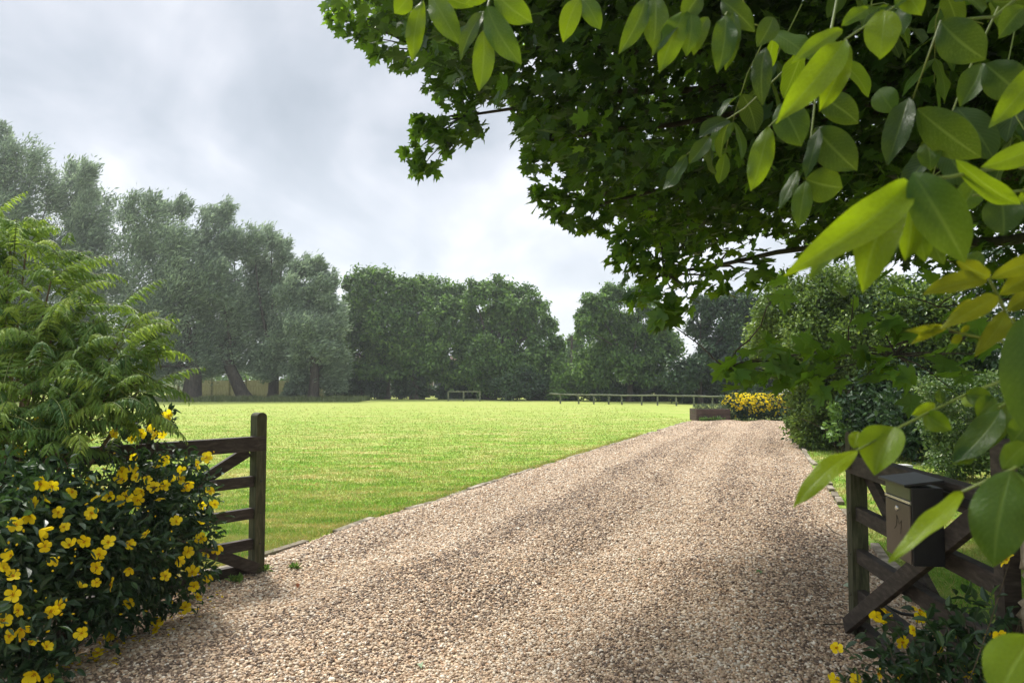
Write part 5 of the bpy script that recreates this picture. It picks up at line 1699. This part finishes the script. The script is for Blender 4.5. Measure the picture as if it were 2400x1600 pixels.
# the rest of the walnut's foliage, tinted dark to look shaded: hanging compound leaves further back
cmb_, MS0 = MB(), None
for i in range(15):
    u0, v0 = rnd.uniform(1680, 2420), rnd.uniform(-90, 440)
    if v0 > 300 and u0 < 1850:
        v0 -= 250
    Y = rnd.uniform(1.25, 2.3)
    p0 = at(u0, v0, Y)
    d = unit([rnd.gauss(-.2, .4), rnd.gauss(-.1, .4), rnd.gauss(-.5, .35)])
    mb = ms = cmb_
    ln = rnd.uniform(.16, .24)
    tip = p0 + d * ln
    ms.tube(np.array([p0 - d * .08 + [0.05, 0.02, .06], p0, (p0 + tip) / 2 + [0, 0, .012], tip]), np.linspace(.0022, .0009, 4), 7, .5, 1)
    sd = unit(np.cross(d, [0, 0, 1]) + rng.normal(0, .2, 3))
    lt = max(0., min(1., rnd.gauss(.16, .12)))  # low tint puts the shade of the foliage above into these leaflets
    for (k, sg) in ((.25, 1), (.25, -1), (.6, 1), (.6, -1), (1.0, 0)):
        q = p0 + d * ln * k
        dd_ = unit(d * (.45 if sg else 1) + sd * sg * .8 + np.array([0, 0, -.65]) + rng.normal(0, .18, 3))
        L_ = rnd.uniform(.085, .13)
        leaflet(mb, q, q + dd_ * L_, L_ * rnd.uniform(.42, .52), rnd.uniform(-.5, .5), .06, .2, min(1, max(0, lt + rnd.gauss(0, .1))), face=rng.normal(0, .4, 3) + [0, -.5, .8])
# the crown above the camera, out of view, that shades the gateway
n = 4400
cen = wal_base + np.array([.75, -.1, 3.7])
P = cen + rdirs(n) * (rng.uniform(0, 1, (n, 1)) ** (1 / 2.4)) * [3.0, 2.4, 1.5]
u, v, zc = project(P)
P = P[~((zc > -.1) & (u > -300) & (u < 2700) & (v > -200))]
n = len(P)
cmb_.inst(OVAL, OVALF, P, frames(rdirs(n) - [0, 0, .5], rdirs(n) * .7 + [0, 0, 1]), np.stack([np.full(n, .07), np.full(n, .15), np.full(n, .15)], 1), rng.uniform(.2, .6, n))
cmb_.build('crown', [M['walnut'], M['greenstem']], walnut, smooth=True)
mb = MB()
T = [wal_base - [0, 0, .05], wal_base + [.03, .02, .8], wal_base + [0, .05, 1.6], wal_base + [-.05, .1, 2.4], wal_base + [-.1, .2, 3.1]]
mb.tube(T, [.06, .05, .042, .03, .015], 9)
for (s_, e) in ((T[2], at(2460, 430, .95)), (T[2], at(2480, 860, .9)), (T[1], at(2480, 1060, .74)), (T[3], at(2500, -100, 1.3)), (T[3], at(2000, -200, 1.5)), (T[3], at(1760, -330, 1.6)), (T[4], at(1290, -340, 1.75)), (T[1], at(2500, 1440, .68)), (T[3], at(2300, -150, 1.0))):
    e = np.asarray(e)
    m1 = (s_ + e) / 2 + [0, 0, .10]
    tt_ = np.linspace(0, 1, 9)[:, None]
    mb.tube((1 - tt_) ** 2 * s_ + 2 * tt_ * (1 - tt_) * m1 + tt_ ** 2 * e, np.linspace(.016, .004, 9), 7)
mb.build('trunk', M['twig'], walnut, smooth=True)

# ------------------------------------------------------------------ small things on the gravel
for (lab, u, v, s_, t0) in (('small bright green leaf lying mid driveway', 1497, 1320, .05, .5), ('curled green leaf lying on the gravel right of centre', 1786, 1360, .07, .5), ('pale upturned leaf beside the foot of the right gate', 1975, 1387, .08, 1.0),
                            ('pale green leaf lying near the bottom centre of the driveway', 985, 1568, .06, .8), ('reddish brown dead leaf near the left gate post', 698, 1385, .045, .0), ('rusty dead leaf on the gravel right of bottom centre', 1850, 1455, .05, .05), ('small yellow-green leaf further up the driveway', 1522, 1203, .05, .7)):
    p_ = ground(u, v); p_[2] = float(gz(p_[0], p_[1])) + .012
    mb = MB()
    R = frames(rng.normal(size=(1, 3)) * [1, 1, .1], np.array([[rnd.gauss(0, .25), -.3, 1.0]]))
    mb.inst(LANCE * [1, 1, 1.8], LANCEF, np.array([p_]), R, np.array([[s_ * .6, s_, s_]]), t0)
    o = mb.build('fallen_leaf', M['deadleaf'])
    tag(o, lab, 'leaf', 'leaves fallen on the driveway')
for (lab, pts) in (('thin bare twig lying on the gravel near the right kerb', [(1935, 1240), (1955, 1262), (1985, 1275)]), ('dark thin twig lying against the foot of the right gate', [(1930, 1490), (1975, 1486), (2010, 1489)])):
    q = []
    for (u, v) in pts:
        p_ = ground(u, v); p_[2] = float(gz(p_[0], p_[1])) + .02; q.append(p_)
    mb = MB(); mb.tube(q, [.005, .004, .002], 6)
    tag(mb.build('twig', M['twig']), lab, 'twig', 'twigs on the driveway')
n = 420
u, v = rng.uniform(60, 520, n), rng.uniform(1390, 1600, n)
P = np.array([ground(a1, b1) for a1, b1 in zip(u, v)])
edge = 1600 - (u - 150) * .62
k = np.abs(v - edge) < 75 * rng.uniform(.2, 1.0, n)
P = P[k]
P[:, 2] = gz(P[:, 0], P[:, 1]) + .014
mb = MB()
mb.inst(OVAL, OVALF, P, frames(rng.normal(size=(len(P), 3)) * [1, 1, .2], rng.normal(0, .35, (len(P), 3)) + [0, 0, 1]), np.stack([np.full(len(P), .014), rng.uniform(.018, .032, len(P)), np.full(len(P), .03)], 1), rng.uniform(0, .7, len(P)))
tag(mb.build('fallen_petals', M['petal']), 'scattered fallen yellow petals on the gravel below the large shrub', 'petals', kind='stuff')
for (lab, u, v, r_, nn) in (('small weed growing at the foot of the left gate post', 618, 1350, .07, 40), ('tiny weeds sprouting from gravel right of the left gate post', 690, 1340, .05, 24), ('green weed tuft under the bottom rail of the left gate', 555, 1375, .08, 50)):
    c = ground(u, v)
    c[2] = float(gz(c[0], c[1])) if c[0] > xl(c[1]) else 0
    mb = MB()
    P = c + np.clip(rng.normal(0, 1, (nn, 3)), -1.6, 1.6) * [r_ * .32, r_ * .32, 0]
    P[:, 2] = c[2] + .005
    mb.inst(LANCE, LANCEF, P, frames(rdirs(nn) + [0, 0, .9], rdirs(nn) + [0, -.3, .6]), np.stack([np.full(nn, .018), np.full(nn, .055), np.full(nn, .05)], 1), rng.uniform(.2, 1, nn))
    tag(mb.build('weed_clump', M['lime']), lab, 'weeds', 'weeds by the left gate')

# ------------------------------------------------------------------ added haze volume standing in for the lens veil
m = bpy.data.materials.new('haze')
m.use_nodes = True
nt = m.node_tree
nt.nodes.clear()
pv = N(nt, 'ShaderNodeVolumePrincipled')
pv.inputs['Color'].default_value = (0.92, 0.96, 1.0, 1)
pv.inputs['Density'].default_value = 0.0009
pv.inputs['Anisotropy'].default_value = 0.5
ou = N(nt, 'ShaderNodeOutputMaterial')
nt.links.new(pv.outputs[0], ou.inputs['Volume'])
mb = MB()
mb.bar((0, -65, 12), (0, 405, 12), (0, 0, 1), 13, 405)
tag(mb.build('haze', m), 'thin added haze standing in for lens veil over the whole paddock', 'haze', kind='stuff')
